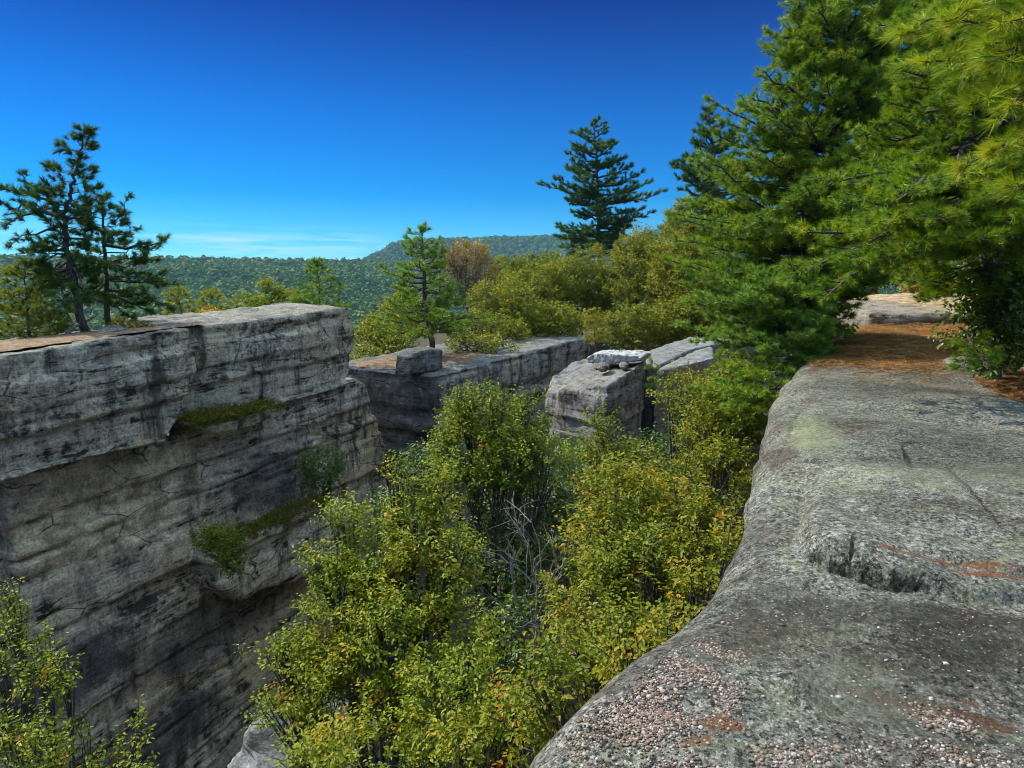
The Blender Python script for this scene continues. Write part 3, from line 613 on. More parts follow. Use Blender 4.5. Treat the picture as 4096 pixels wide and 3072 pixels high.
def slab_top(x, y):
    z = np.interp(y, [-3, 3.3, 3.9, 5, 9, 12, 15, 18], [0, 0, .02, .02, .04, .09, .22, .30])
    p = np.stack([x, y, 0 * x], 1)
    wob = .014 * fbm(p * 3.1, 3)
    yc = np.interp(x, C1[:, 0], C1[:, 1]); f1 = sstep(x, C1[0, 0] - .05, C1[0, 0] + .12)
    xb = np.interp(y, BL[:, 1], BL[:, 0])
    lf = np.where(y > BL[0, 1], sstep(x - xb + wob, -.05, .10), f1)
    fade = 1 - .6 * sstep(x, C1[3, 0], C1[4, 0] + .25)
    h1 = .115 * (.55 * sstep(y - yc + wob, -.012, .02) + .45 * sstep(y - yc + wob, .0, .22)) * lf * fade * (1 - .45 * sstep(y, 4.5, 9))
    z = z + h1 + .035 * np.exp(-np.clip(y - yc, 0, 9) / .25) * (y > yc) * lf * fade
    z = z - .09 * np.exp(-((y - yc + wob + .035) / .03) ** 2) * f1 * fade
    y2 = np.interp(x, C2[:, 0], C2[:, 1]); f2 = sstep(x, C2[0, 0] + .05, C2[2, 0])
    z = z + .03 * sstep(y - y2 + wob * .7, -.02, .03) * f2 * (1 - .8 * sstep(y, 4.2, 6))
    z = z - .022 * np.exp(-((y - y2 + wob * .7 + .02) / .022) ** 2) * f2
    hd_ = ((x - HOL[0]) / .22) ** 2 + ((y - HOL[1]) / .10) ** 2
    z = z - .03 * np.exp(-hd_)
    kn = G(800, 692, 0); z = z + .045 * np.exp(-(((x - kn[0]) / .06) ** 2 + ((y - kn[1] - .03) / .11) ** 2))
    for a, b, dp, wd in GROOVES: z = z - dp * np.exp(-(segd(x + wob * .3, y + wob * .3, a, b) / wd) ** 2)
    z = z + .045 * fbm(p * .8 + 3, 4) + .012 * fbm(p * 3.0 + 9, 3) * (.35 + .65 * (1 - sstep(y, 4, 7))) + .0035 * fbm(p * 14, 3) * (1 - .7 * sstep(y, 5, 9))
    return z
ys = []; y = -2.8
while y < 18.4:
    ys.append(y); y += .16 if y < 1.4 else (.022 if y < 4.5 else (.04 if y < 8 else .08))
ys = np.array(ys)
qs = np.concatenate([[0], np.cumsum(np.geomspace(.012, .34, 150))]); qs = qs[qs < 11]
down = np.array([9.5, 7.5, 6.2, 5.2, 4.4, 3.7, 3.1, 2.6, 2.2, 1.8, 1.5, 1.22, 1.0, .8, .64, .5, .38, .28, .2, .13, .07, .03])
nr, nd, nq = len(ys), len(down), len(qs)
en = .10 * fbm(np.stack([ys * .9, ys * 0, ys * 0], 1), 3)
ex = xe_(ys) + en * np.clip(ys / 3, .3, 1)
X = ex[:, None] + qs[None]; Yg = np.repeat(ys[:, None], nq, 1)
Z = slab_top(X.ravel(), Yg.ravel()).reshape(nr, nq)
Z = Z - .16 * np.exp(-qs / .10)[None] - .10 * np.exp(-qs / .45)[None]
Xd = ex[:, None] + np.zeros((1, nd)) + (.05 * np.minimum(down, 1.5) + .10 * np.maximum(down - 2, 0) * .3)[None]
Zd = Z[:, :1] - down[None]
pd = np.stack([Xd.ravel(), np.repeat(ys, nd), Zd.ravel()], 1)
bump = .12 * fbm(pd * 1.3, 3) + strata(pd[:, 1], pd[:, 2], pd[:, 0], .02, .04, .06, .05)
Xd = Xd - (bump.reshape(nr, nd)) * np.minimum(1, down / .4)[None]
GX = np.concatenate([Xd, X], 1); GZ = np.concatenate([Zd, Z], 1); GY = np.repeat(ys[:, None], nd + nq, 1)
V = np.stack([GX.ravel(), GY.ravel(), GZ.ravel()], 1); nc = nd + nq
i = np.arange(nr - 1)[:, None] * nc; j = np.arange(nc - 1)[None]
Q = np.stack([i + j, i + j + 1, i + nc + j + 1, i + nc + j], -1).reshape(-1, 4)
o = mesh_obj("rock_ledge", V, Q, M["soil"], smooth=True)
tag(o, "broad sunlit grey rock ledge in front with rough speckled surface dropping into the crevice", "rock ledge")
# raised ledge behind the needle bed
rl = [P(868, 329, 17.9), P(846, 325, 19.2), P(834, 313, 21), P(838, 305, 23.5), P(860, 298.5, 27), P(900, 296.0, 29), P(985, 292.5, 31), P(1080, 292, 31), P(1080, 322, 17.6), P(960, 321, 17.6), P(905, 322.5, 17.6)]
hz = lambda p: np.interp(p[1], [17, 20, 31], [.60, .68, .88])
rt_ = [np.array([p[0], p[1], hz(p)]) for p in rl]
solid("raised_ledge", rt_, [np.array([p[0] + .1, p[1] + .1, -3.0]) for p in rt_], .08, M["ledge"], noise=.07, nscale=.8, smooth_it=2, fine=.02, strat=dict(slope=.0, amp=.02, groove=.03, joint=.04),
      label="raised ochre and grey rock ledge behind the rusty needle bed, sand on its top", cat="rock ledge")
def sl(u, v, z, d=0.0):
    g = G(u, v, z); return np.array([g[0], g[1], slab_top(np.array([g[0]]), np.array([g[1]]))[0] + d])
def litter(name, poly_px, label, seed, count, z0=.15, ln=(.09, .18)):
    r = np.random.default_rng(seed); poly = np.array([sl(u, v, z0) for u, v in poly_px]); c = poly.mean(0)
    m, n = 260, 44
    per = np.concatenate([poly, poly[:1]]); s_ = np.concatenate([[0], np.cumsum(np.linalg.norm(np.diff(per, axis=0), axis=1))])
    e = np.stack([np.interp(np.linspace(0, s_[-1], m, endpoint=False), s_, per[:, i]) for i in range(3)], 1)
    e = c + (e - c) * (1 + .17 * fbm(e * 1.9 + seed, 5))[:, None]
    t = np.linspace(0, 1, n) ** .7; V = (c + (e - c)[None] * .80 * t[:, None, None]).reshape(-1, 3); tt = np.repeat(t, m)
    V[:, 2] = slab_top(V[:, 0], V[:, 1]) + (.035 * (1 - tt ** 3) - .012 * (tt > .985)) * 1 + .018 * fbm(V * 5, 3) * (1 - tt ** 5) + .004
    i = np.arange(n - 1)[:, None] * m; j = np.arange(m)[None]; j2 = (j + 1) % m
    Q = np.stack([i + j, i + m + j, i + m + j2, i + j2], -1).reshape(-1, 4)
    k = r.integers(0, m, count); f = np.sqrt(r.random(count)) * r.choice([.9, 1.0, 1.0, 1.0, 1.1, 1.22], count)
    p = c + (e[k] - c) * f[:, None]; p[:, 2] = slab_top(p[:, 0], p[:, 1]) + .04 * (1 - np.clip(f, 0, 1) ** 3) + r.uniform(.004, .03, count)
    a = r.uniform(0, 6.28, count); L = r.uniform(*ln, count); d = np.stack([np.cos(a), np.sin(a), r.normal(0, .12, count)], 1)
    w = np.stack([-np.sin(a), np.cos(a), 0 * a], 1) * .0055
    ok = p[:, 0] > xe_(p[:, 1]) + .30; p, d, w, L = p[ok], d[ok], w[ok], L[ok]; count = len(p)
    NV = np.stack([p - w, p + w, p + d * L[:, None] + w * .4], 1).reshape(-1, 3)
    NF = np.arange(len(NV)).reshape(-1, 3) + len(V)
    tn = np.concatenate([np.clip(.42 + .2 * fbm(V[Q[:, 0]] * 3, 3), 0, 1), np.clip(.5 + .12 * fbm(p * 2, 2) + r.normal(0, .2, count), 0, 1)])
    o = mesh_obj(name, np.concatenate([V, NV]), [Q, NF], M["needle"], smooth=False, origin=c, tint=tn)
    tag(o, label, "pine needles", None, "stuff")
litter("pine_needles", [(812, 366), (828, 353), (842, 342), (850, 336), (880, 330), (930, 328), (968, 328), (1010, 331), (1050, 342), (1020, 364), (960, 367), (900, 371), (848, 371)], "bed of rusty orange pine needles across the far part of the ledge", 31, 60000)
litter("pine_needles", [(985, 374), (1010, 366), (1060, 366), (1100, 385), (1060, 400), (1030, 396), (1005, 388), (990, 381)], "second smaller patch of rusty needles by the edge of the ledge under the shrub", 32, 20000)
c = sl(978, 371, .1); ang = np.arange(12) * 2 * math.pi / 12
sp = [c + np.array([math.cos(a) * .42, math.sin(a) * .35 + .25, -.1]) for a in ang]
stp = [c + np.array([math.cos(a) * .36, math.sin(a) * .30 + .25, .17 + .05 * math.cos(a)]) for a in ang]
solid("stone", stp, sp, .03, M["shelf"], noise=.05, nscale=2.5, smooth_it=4, label="low grey stone between the two patches of rusty needles", cat="stone")
M["slab"] = slab_mat("granular_slab_rock", [
    *[((a_ + b_) / 2, float(np.linalg.norm((b_ - a_)[:2])) * .62, .016, math.atan2(b_[1] - a_[1], b_[0] - a_[0]), (.008, .008, .006), 1.0) for a_, b_ in zip(C1[:4], C1[1:5])],  # shade under the step lip, painted as near-black lines along the crease
    *[((a_ + b_) / 2, float(np.linalg.norm((b_ - a_)[:2])) * .7, w_, math.atan2(b_[1] - a_[1], b_[0] - a_[0]), (.010, .009, .008), 1.0) for a_, b_, w_ in [(G(853, 539, .1), G(850, 562, .08), .014), (G(764, 452, .1), G(786, 453, .1), .03), (G(902, 442, .1), G(912, 462, .1), .03), (G(945, 455, .1), G(1000, 530, .05), .02)]],
    (G(925, 702, 0), .36, .10, R_(-25), (.085, .035, .014), .95), (G(722, 725, 0), .10, .07, 0, (.16, .062, .016), .95), (G(700, 745, 0), .07, .05, 0, (.15, .06, .016), .8),
    (G(985, 640, 0), .55, .30, R_(10), (.028, .022, .014), .8), (G(900, 612, 0), .75, .16, R_(-8), (.035, .030, .020), .75), (G(790, 600, 0), .35, .30, 0, (.05, .048, .045), .6),
    (G(940, 566, .05), .45, .035, R_(-12), (.17, .065, .024), .9), (G(1000, 577, .05), .3, .04, R_(-8), (.17, .06, .02), .9), (G(780, 440, .1), .22, .5, R_(-20), (.05, .028, .024), .75), (G(815, 430, .1), .3, 1.2, R_(-15), (.20, .23, .12), .6),
    (G(700, 640, 0), .6, .25, R_(25), (.06, .052, .036), .6), (G(960, 470, .1), 1.1, .5, 0, (.19, .205, .15), .45), (G(870, 690, 0), .35, .28, 0, (.15, .16, .115), .6)])
bpy.data.objects["rock_ledge"].data.materials[0] = M["slab"]
# pebbles
r = np.random.default_rng(44)
ph = (1 + 5 ** .5) / 2
ico = nrm(np.array([(-1, ph, 0), (1, ph, 0), (-1, -ph, 0), (1, -ph, 0), (0, -1, ph), (0, 1, ph), (0, -1, -ph), (0, 1, -ph), (ph, 0, -1), (ph, 0, 1), (-ph, 0, -1), (-ph, 0, 1)]))
icf = np.array([(0, 11, 5), (0, 5, 1), (0, 1, 7), (0, 7, 10), (0, 10, 11), (1, 5, 9), (5, 11, 4), (11, 10, 2), (10, 7, 6), (7, 1, 8), (3, 9, 4), (3, 4, 2), (3, 2, 6), (3, 6, 8), (3, 8, 9), (4, 9, 5), (2, 4, 11), (6, 2, 10), (8, 6, 7), (9, 8, 1)])
def pebble_set(px, n, label, seed, smin=.0022, smax=.0062):
    r = np.random.default_rng(seed); poly = np.array([G(u, v, 0) for u, v in px])
    lo, hi = poly.min(0), poly.max(0); pts = []
    while len(pts) < n:
        q = lo + (hi - lo) * r.random(3); ins = False; m = len(poly)
        for a in range(m):
            b = (a + 1) % m
            if (poly[a, 1] > q[1]) != (poly[b, 1] > q[1]) and q[0] < (poly[b, 0] - poly[a, 0]) * (q[1] - poly[a, 1]) / (poly[b, 1] - poly[a, 1]) + poly[a, 0]: ins = not ins
        qd = min(np.hypot(*(q[:2] - (poly[a][:2] + np.clip(((q[:2] - poly[a][:2]) @ (poly[(a + 1) % m][:2] - poly[a][:2])) / (((poly[(a + 1) % m] - poly[a])[:2] ** 2).sum() + 1e-9), 0, 1) * (poly[(a + 1) % m] - poly[a])[:2]))) for a in range(m)) if ins else 0
        if ins and r.random() < .12 + qd / .22 and q[0] > xe_(q[1]) + .12 and (perlin(np.array([[q[0] * 5, q[1] * 5, seed]]))[0] > r.normal(.05, .35)): pts.append(q[:2])
    pts = np.array(pts); s = r.uniform(smin, smax, n) * (1 + .8 * (r.random(n) > .95))
    z = slab_top(pts[:, 0], pts[:, 1]) - .10 * np.exp(-(pts[:, 0] - xe_(pts[:, 1])) / .45) + s * .16
    sc = s[:, None] * r.uniform(.7, 1.35, (n, 3)) * np.array([1.1, 1.1, .72])
    V = ico[None] * sc[:, None] * (1 + r.normal(0, .1, (n, 12, 1))); a = r.uniform(0, 6.28, n)[:, None]
    x = V[..., 0] * np.cos(a) - V[..., 1] * np.sin(a); y = V[..., 0] * np.sin(a) + V[..., 1] * np.cos(a)
    V = np.stack([x + pts[:, :1], y + pts[:, 1:], V[..., 2] + z[:, None]], -1).reshape(-1, 3)
    Fc = (icf[None] + np.arange(n)[:, None, None] * 12).reshape(-1, 3)
    t = NT("quartz_pebbles") if "peb" not in M else None
    if t:
        a_ = t.n("ShaderNodeAttribute", attribute_name="tint")
        M["peb"] = t.done(t.bsdf(t.ramp(a_.outputs["Fac"], [(0, (.035, .024, .018)), (.4, (.13, .08, .05)), (.7, (.22, .16, .115)), (1, (.38, .35, .31))]), .6, .3))
    o = mesh_obj("pebbles", V, Fc, M["peb"], smooth=True, tint=np.repeat(np.clip(r.beta(1.4, 1.3, n), 0, 1), 20), origin=V.mean(0))
    tag(o, label, "pebbles", None, "stuff")
pebble_set([(535, 768), (560, 720), (600, 690), (650, 660), (700, 625), (745, 640), (755, 680), (740, 730), (720, 790), (540, 790)], 4200, "loose pale quartz pebbles scattered over the low corner of the ledge", 45)
pebble_set([(890, 665), (915, 680), (985, 722), (985, 738), (935, 735), (905, 710)], 260, "small pebbles caught in the rusty hollow of the ledge", 46, .003, .008)
pebble_set([(720, 600), (1024, 600), (1080, 790), (700, 790)], 300, "sparse small pebbles lying about the near part of the ledge", 47, .002, .007)
pebble_set([(740, 745), (1030, 735), (1060, 790), (740, 790)], 700, "pebble drift along the near bottom edge of the ledge", 48, .0025, .007)
# ------------------------------------------------------------------ ground, hills, far woods
def el(u, v): d = ray(u, v); return d[2] / math.hypot(d[0], d[1])
def az(u, v=260): d = ray(u, v); return math.atan2(d[0], d[1])
R1, R2 = 1600.0, 2700.0
L1 = [(-200, 258), (0, 259), (60, 260), (150, 261), (200, 260.5), (260, 262.5), (330, 263), (420, 264), (700, 262), (1200, 255)]
L2 = [(-200, 300), (200, 290), (300, 274), (360, 265), (372, 259.5), (384, 253.5), (393, 248), (404, 245.2), (415, 243.8), (470, 242.6), (520, 240.5), (640, 239.5), (652, 236), (668, 231), (690, 228), (760, 225), (1200, 222)]
az1 = np.array([az(u) for u, v in L1]); z1 = np.array([CZ + el(u, v) * R1 for u, v in L1]) - 6
az2 = np.array([az(u) for u, v in L2]); z2 = np.array([CZ + el(u, v) * R2 for u, v in L2]) - 7
def height(x, y):
    x = np.asarray(x, float); y = np.asarray(y, float)
    dx, dy = x - A0[0], y - A0[1]; s = dx * WD[0] + dy * WD[1]; q = dx * WN[0] + dy * WN[1]
    rr = np.hypot(x, y); a = np.arctan2(x, y)
    fl = -12.0 + 3.2 * sstep(s, 4, 14) + 5.0 * sstep(s, 18, 34)                               # crevice floor
    rightside = -.6 + .02 * np.clip(q - 13, 0, 60) - 3.2 * sstep(s, 30, 45) * (1 - sstep(q, 14, 24)) * 1.0
    left = -2.6 - .13 * np.clip(-q - 6, 0, 300)
    h = fl + (rightside - fl) * sstep(q, 13.6, 15.2)
    far = -2.6 - .05 * np.clip(rr - 60, 0, 400)
    h = h + (far - h) * sstep(s, 30, 40) * (1 - sstep(q, 18, 28))
    h = h + (left - h) * (1 - sstep(q, -7.5, -3.2))
    val = -3 - .13 * np.clip(rr - 60, 0, 460); h = h + (np.minimum(val, h) - h) * sstep(rr, 70, 160)
    h = h + .12 * fbm(np.stack([x, y, 0 * x], 1) * .25, 3) * (rr < 200)
    t = np.clip((rr - 520) / (R1 - 520), 0, 1)
    za = np.interp(a, az1, z1); zb = np.interp(a, az2, z2)
    h1 = -63 + (za + 63) * (t ** 1.25)
    p = np.stack([x, y, 0 * x], 1) / 260.0
    h1 = h1 + 12 * fbm(p, 4) * np.sin(math.pi * np.clip(t, 0, 1)) ** 1
    tb = np.clip((rr - R1) / (R2 - R1), 0, 1)
    h2 = za - 22 * np.sin(math.pi * np.clip(tb * 1.2, 0, 1)) + (zb - za) * sstep(tb, .35, 1.0)
    h2 = np.where(tb > 0, h2 + 10 * fbm(p * .8 + 7, 3) * np.sin(math.pi * tb), h2)
    hh = np.where(rr <= R1, h1, h2) - np.clip(rr - R2, 0, 9000) * .06
    return h + (hh - h) * sstep(rr, 380, 560)
# ------------------------------------------------------------------ pines on the left cliff
GP = "pair of pines on the left cliff top"
pine("pitch_pine", "taller leaning dark pine with crooked trunk on the left cliff top", [(85, 335), (79, 310), (74, 285), (69, 262), (66, 235), (63, 215), (70, 200), (74, 180), (78, 160), (82, 140), (85, 128)], 16.0,
     [(128, 6, 9), (136, 10, 14), (146, 22, 17), (158, 26, 14), (170, 30, 22), (180, 20, 26), (188, 40, 28), (196, 34, 25), (205, 30, 22), (215, 26, 34), (228, 24, 26), (244, 34, 26), (260, 42, 22), (276, 44, 20), (290, 40, 16)],
     fol="pine_dark", r0=.11, seed=3, dv=7, nb=3, side=.36, K=26, ln=.15, wd=.011, rise=(.35, .15), gap=.13, tgap=.10, t0=.36, gone=.03, tint_mid=.42, wob=.06, jit=.35, extra=[
         (P(64, 214, 16.0), (0, 202, 16.2), dict(side=.42, t0=.3, up=.25, sag=-.10, r=.06)), (P(64, 216, 16.0), (4, 226, 15.6), dict(side=.4, t0=.35, sag=-.22, r=.055)),
         (P(64, 212, 16.0), (22, 172, 16.5), dict(side=.34, t0=.4, r=.05)), (P(64, 218, 16.0), (-8, 188, 16.4), dict(side=.36, t0=.4, sag=-.12)), (P(60, 226, 16), (10, 245, 15.4), dict(side=.3, t0=.5, sag=-.1)),
         (P(67, 245, 16), (40, 262, 15.4), dict(side=.30, t0=.4)), (P(67, 245, 16), (26, 250, 16.5), dict(side=.30, t0=.4)), (P(70, 262, 16), (30, 290, 15.2), dict(side=.4, t0=.3, sag=-.1)), (P(74, 275, 16), (12, 305, 15.0), dict(side=.42, t0=.3, sag=-.12)),
         (P(74, 280, 16), (60, 312, 14.9), dict(side=.35, t0=.3, sag=-.1)), (P(74, 270, 16), (88, 300, 15.0), dict(side=.3, t0=.5)), (P(69, 255, 16), (100, 262, 15.7), dict(side=.3, t0=.4)), (P(72, 265, 16), (18, 272, 16.3), dict(side=.4, t0=.35)),
         (P(66, 238, 16), (120, 232, 16.2), dict(side=.3, t0=.4)), (P(64, 220, 16), (112, 206, 16.0), dict(side=.3, t0=.4))], group=GP)
pine("pitch_pine", "shorter spreading pine with long bare lower limbs just right of the leaning pine", [(107, 326), (107, 300), (107, 275), (105, 250), (104, 225), (103, 205), (101, 196)], 17.0,
     [(197, 5, 8), (205, 12, 14), (214, 18, 26), (224, 22, 34), (234, 26, 40), (244, 28, 48), (254, 30, 58), (264, 30, 62), (276, 30, 60), (288, 30, 56), (300, 26, 46), (312, 20, 36)],
     fol="pine_dark", r0=.085, seed=5, dv=8, nb=4, side=.42, K=24, ln=.15, wd=.011, rise=(.3, .0), gap=.14, tgap=.105, t0=.4, gone=.03, tint_mid=.40, wob=.05, jit=.4, extra=[
         (P(108, 296, 17), (150, 312, 17), dict(side=.4, t0=.4, sag=-.1, r=.05)), (P(108, 290, 17), (172, 308, 17.2), dict(side=.45, t0=.4, sag=-.08, r=.05)), (P(108, 300, 17), (134, 318, 16.6), dict(side=.3, t0=.5)),
         (P(106, 275, 17), (178, 284, 17.3), dict(side=.4, t0=.45, r=.05)), (P(104, 235, 17), (130, 196, 17), dict(side=.3, t0=.45)), (P(104, 245, 17), (165, 240, 17), dict(side=.42, t0=.4, r=.05)), (P(107, 282, 17), (80, 300, 16.6), dict(side=.3, t0=.4))], group=GP)
pine("young_pine", "bushy yellow-green pine at the far left edge of the cliff top", [(30, 352), (28, 320), (26, 290), (24, 262)], 15.2,
     [(264, 8, 8), (276, 18, 20), (288, 26, 34), (300, 34, 44), (314, 40, 50), (328, 44, 44), (342, 40, 30)], fol="pine_gold", r0=.06, seed=8, dv=8, nb=5, side=.4, K=22, ln=.12, wd=.011, rise=(.5, .1), gap=.16, tgap=.12, tint_mid=.36)
# dead snag and small things on the cliff top
tb = Tubes(); a, b = P(60, 341, 15.2), P(96, 316, 16.6)
rd = empty("dead_branch", a, label="bare grey dead branch lying against the leaning pine trunk on the left cliff top", cat="branch")
tb.add(np.stack([a, a * .6 + b * .4 + [0, 0, .10], b]), [.05, .04, .02], 6); tb.add(np.stack([a * .6 + b * .4 + [0, 0, .10], a * .5 + b * .5 + [-.3, 0, .5]]), [.025, .01], 5); tb.build("limb", M["dead"], rd)
fl = [P(96, 336, 15.0), P(118, 333, 15.0), P(130, 331, 15.6), P(118, 328, 16.4), P(100, 330, 16.2)]
solid("flat_stone", [p + np.array([0, 0, .08]) for p in fl], [p - np.array([0, 0, .25]) for p in fl], .04, M["shelf"], noise=.04, nscale=3, smooth_it=3, label="flat lichen spotted stone at the foot of the leaning pine", cat="stone")
def top_duff():
    pts = [fromW(s, q, 0) for s, q in [(-4.0, -.35), (0, -.3), (3.2, -.35), (5.2, -.5), (5.0, -2.4), (2.5, -3.0), (-.5, -3.0), (-4, -2.6)]]
    for p in pts:
        w_ = toW(p); p[2] = np.interp(w_[0], [W(0, 355)[0], W(192, 327)[0]], [W(0, 355)[2], W(192, 327)[2]]) - .052 * (-w_[1]) + .045
    sheet("pine_litter", pts, M["duff"], label="pale brown pine litter on the left cliff top around the pine trunks", cat="litter", kind="stuff", lift=.025)
top_duff()
leafy("shrub", "low reddish heath shrub on the cliff top right of the spreading pine", [(130, 327, 16.5, 18, 5), (118, 322, 17.5, 10, 4)], P(128, 333, 16.5), "leaf_mid", seed=61, leaf=.05, cover=1.6, k=8, twig=.15, r0=.012, cat="shrub")
# ------------------------------------------------------------------ plants on the cliff face
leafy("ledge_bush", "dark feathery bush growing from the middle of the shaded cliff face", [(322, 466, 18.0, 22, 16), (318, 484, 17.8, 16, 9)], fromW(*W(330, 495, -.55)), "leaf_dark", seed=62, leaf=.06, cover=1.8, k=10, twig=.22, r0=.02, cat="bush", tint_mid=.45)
leafy("ledge_bush", "low leafy bush hanging at the lower left end of the jutting mossy ledge", [(225, 545, 14.2, 20, 18), (205, 538, 14.2, 14, 10), (232, 565, 14.0, 12, 10)], fromW(*W(226, 566, -.2)), "leaf_mid", seed=63, leaf=.06, cover=1.5, k=10, twig=.2, r0=.02, cat="bush", tint_mid=.35)
# ------------------------------------------------------------------ tops beyond the left cliff
pine("small_pine", "small yellow-green pine top behind the cliff edge, first right of the spreading pine", [(186, 345), (183, 320), (178, 290)], 26, [(288, 7, 7), (294, 14, 14), (302, 12, 14), (312, 18, 16), (325, 20, 18)], fol="pine_gold", seed=11, dv=6, nb=5, side=.35, K=16, ln=.16, wd=.016, r0=.07, rise=(.25, .1), tint_mid=.6)
pine("small_pine", "small yellow-green pine top behind the cliff edge beside the orange shrub", [(214, 345), (212, 320), (211, 293)], 27, [(292, 8, 9), (299, 15, 15), (308, 13, 16), (318, 16, 16), (328, 18, 18)], fol="pine_gold", seed=12, dv=6, nb=5, side=.35, K=16, ln=.16, wd=.016, r0=.07, rise=(.25, .1), tint_mid=.62)
leafy("shrub", "orange tinged shrub peeping over the cliff edge in front of the small pine", [(208, 319, 25, 13, 7), (196, 322, 25, 8, 5)], P(206, 345, 25), "leaf_orange", seed=64, leaf=.12, cover=2.2, k=10, twig=.25, r0=.03, cat="shrub")
leafy("maple_tree", "rounded yellow-green maple top behind the cliff between the orange shrub and the dark young pine", [(250, 312, 29, 22, 14), (268, 300, 30, 12, 16), (285, 308, 30, 20, 14), (266, 288, 30, 4, 6)], P(266, 362, 30), "leaf_green", seed=65, leaf=.13, cover=2.2, k=10, twig=.4, tint_mid=.5, clump=.3, clump_scale=1.4)
pine("young_pine", "dark young pine rising behind the high right end of the cliff", [(320, 330), (319, 300), (317, 262)], 27, [(260, 4, 4), (267, 9, 10), (275, 14, 16), (284, 20, 22), (292, 22, 28), (300, 26, 32), (308, 26, 34)], fol="pine_mid", seed=13, dv=6, nb=5, side=.5, K=18, ln=.17, wd=.016, r0=.09, rise=(.5, .15), gap=.18, tgap=.14, tint_mid=.45)
# ------------------------------------------------------------------ the middle ground
pine("pitch_pine", "upright green pine growing behind the loose boulder with an open dark top", [(432, 353), (428, 320), (424, 290), (424, 262), (422, 240), (421, 226)], 29,
     [(226, 5, 6), (233, 14, 10), (240, 28, 18), (248, 20, 30), (256, 20, 28), (264, 38, 26), (274, 46, 36), (284, 34, 50), (294, 46, 50), (304, 62, 56), (314, 66, 68), (325, 80, 74), (336, 68, 64)],
     fol="pine_mid", seed=14, r0=.16, dv=6.5, nb=5, side=.6, K=20, ln=.19, wd=.016, rise=(.45, -.02), gap=.2, tgap=.15, tint_mid=.5, jit=.4, wob=.05)
leafy("birch_tree", "yellow-green leafy tree left of the upright pine, beyond the second wall", [(392, 325, 35, 26, 22), (372, 345, 34, 20, 20), (395, 350, 33, 24, 16), (408, 306, 36, 14, 16), (366, 362, 32, 14, 12)], P(388, 385, 34), "leaf_gold", seed=66, leaf=.16, cover=2.3, k=10, twig=.45, tint_mid=.5, clump=.25)
leafy("bare_tree", "thin half bare tree with faded reddish leaves right of the upright pine", [(452, 262, 45, 14, 14), (474, 272, 45, 20, 18), (480, 292, 45, 14, 14), (462, 288, 45, 14, 14)], P(468, 350, 45), "leaf_red", seed=67, leaf=.13, cover=.8, k=8, twig=.6, r0=.09, tint_mid=.5, tw_r=.012, bare=.6)
leafy("oak_tree", "orange tinted round tree behind the thin reddish tree", [(470, 257, 54, 17, 13), (456, 266, 54, 10, 8), (484, 266, 54, 10, 8)], P(470, 330, 54), "leaf_orange", seed=68, leaf=.22, cover=2.3, k=10, twig=.6, tint_mid=.4, clump=.25)
for i, (u, v, ru, rv, lab, fo) in enumerate([(506, 272, 18, 12, "low golden tree in the back row right of the reddish tree", "leaf_gold"), (530, 270, 13, 13, "small round golden green tree in the back row below the flat mountain", "leaf_gold"), (548, 268, 16, 12, "tree with orange patches in the back row just left of the tall pine", "leaf_green")]):
    leafy("oak_tree", lab, [(u, v, 62, ru, rv), (u - 8, v + 14, 61, ru * .9, rv), (u + 9, v + 12, 60, ru * .9, rv)], P(u, v + 70, 62), fo, seed=70 + i, leaf=.24, cover=2.0, k=10, twig=.6, tint_mid=.45, group="back row of trees")
pine("white_pine", "tall dark white pine standing alone above the golden trees against the sky", [(602, 300), (600, 250), (598, 200), (596, 160), (595, 119)], 70,
     [(121, 3, 5), (127, 14, 12), (133, 23, 18), (141, 21, 24), (150, 28, 23), (158, 44, 25), (166, 30, 28), (174, 34, 44), (182, 57, 57), (190, 55, 71), (197, 44, 64), (206, 39, 53), (214, 46, 51), (222, 53, 39), (231, 46, 30), (240, 44, 30), (249, 48, 30), (258, 39, 34)],
     fol="pine_far", seed=15, r0=.34, dv=7.8, nb=6, side=1.5, K=20, ln=.38, wd=.036, rise=(.45, .02), gap=.38, tgap=.30, tint_mid=.5, jit=.28, gone=.12, t0=.2, lift=.25)
pine("white_pine", "blunt dark pine low between the tall lone pine and the golden trees", [(664, 300), (664, 260), (664, 226)], 60, [(228, 6, 6), (234, 16, 12), (242, 22, 18), (252, 26, 22), (262, 28, 26)], fol="pine_far", seed=16, r0=.2, dv=7, nb=5, side=1.1, K=18, ln=.33, wd=.032, gap=.36, tgap=.28, tint_mid=.4)
GG = "golden birches massed beyond the second wall"
gold = [("golden birch beside the upright pine, at the left end of the golden mass", 505, 310, 38, 30, 30, 81), ("golden birch with a dark gap on its left, behind the second wall", 540, 296, 43, 30, 32, 82), ("broad golden birch straight below the tall lone pine", 582, 292, 46, 32, 36, 83),
        ("tallest golden birch right of the tall lone pine", 638, 283, 44, 34, 44, 84), ("golden birch touching the soft green pine boughs on the right", 684, 285, 40, 34, 46, 85), ("golden birch rising highest beside the dark right hand pines", 700, 232, 50, 36, 30, 86),
        ("low golden bush along the far end of the second wall", 548, 326, 37, 34, 18, 87), ("low golden bush behind the pale shelf and young yellow pine", 640, 328, 37, 40, 18, 88), ("greenish low bush behind the middle of the second wall", 490, 336, 35, 34, 16, 89), ("low golden bush along the back of the second wall, nearest to the upright pine", 478, 349, 31.5, 30, 9, 91), ("golden bush spreading behind the balanced slab", 690, 328, 38, 36, 26, 90)]
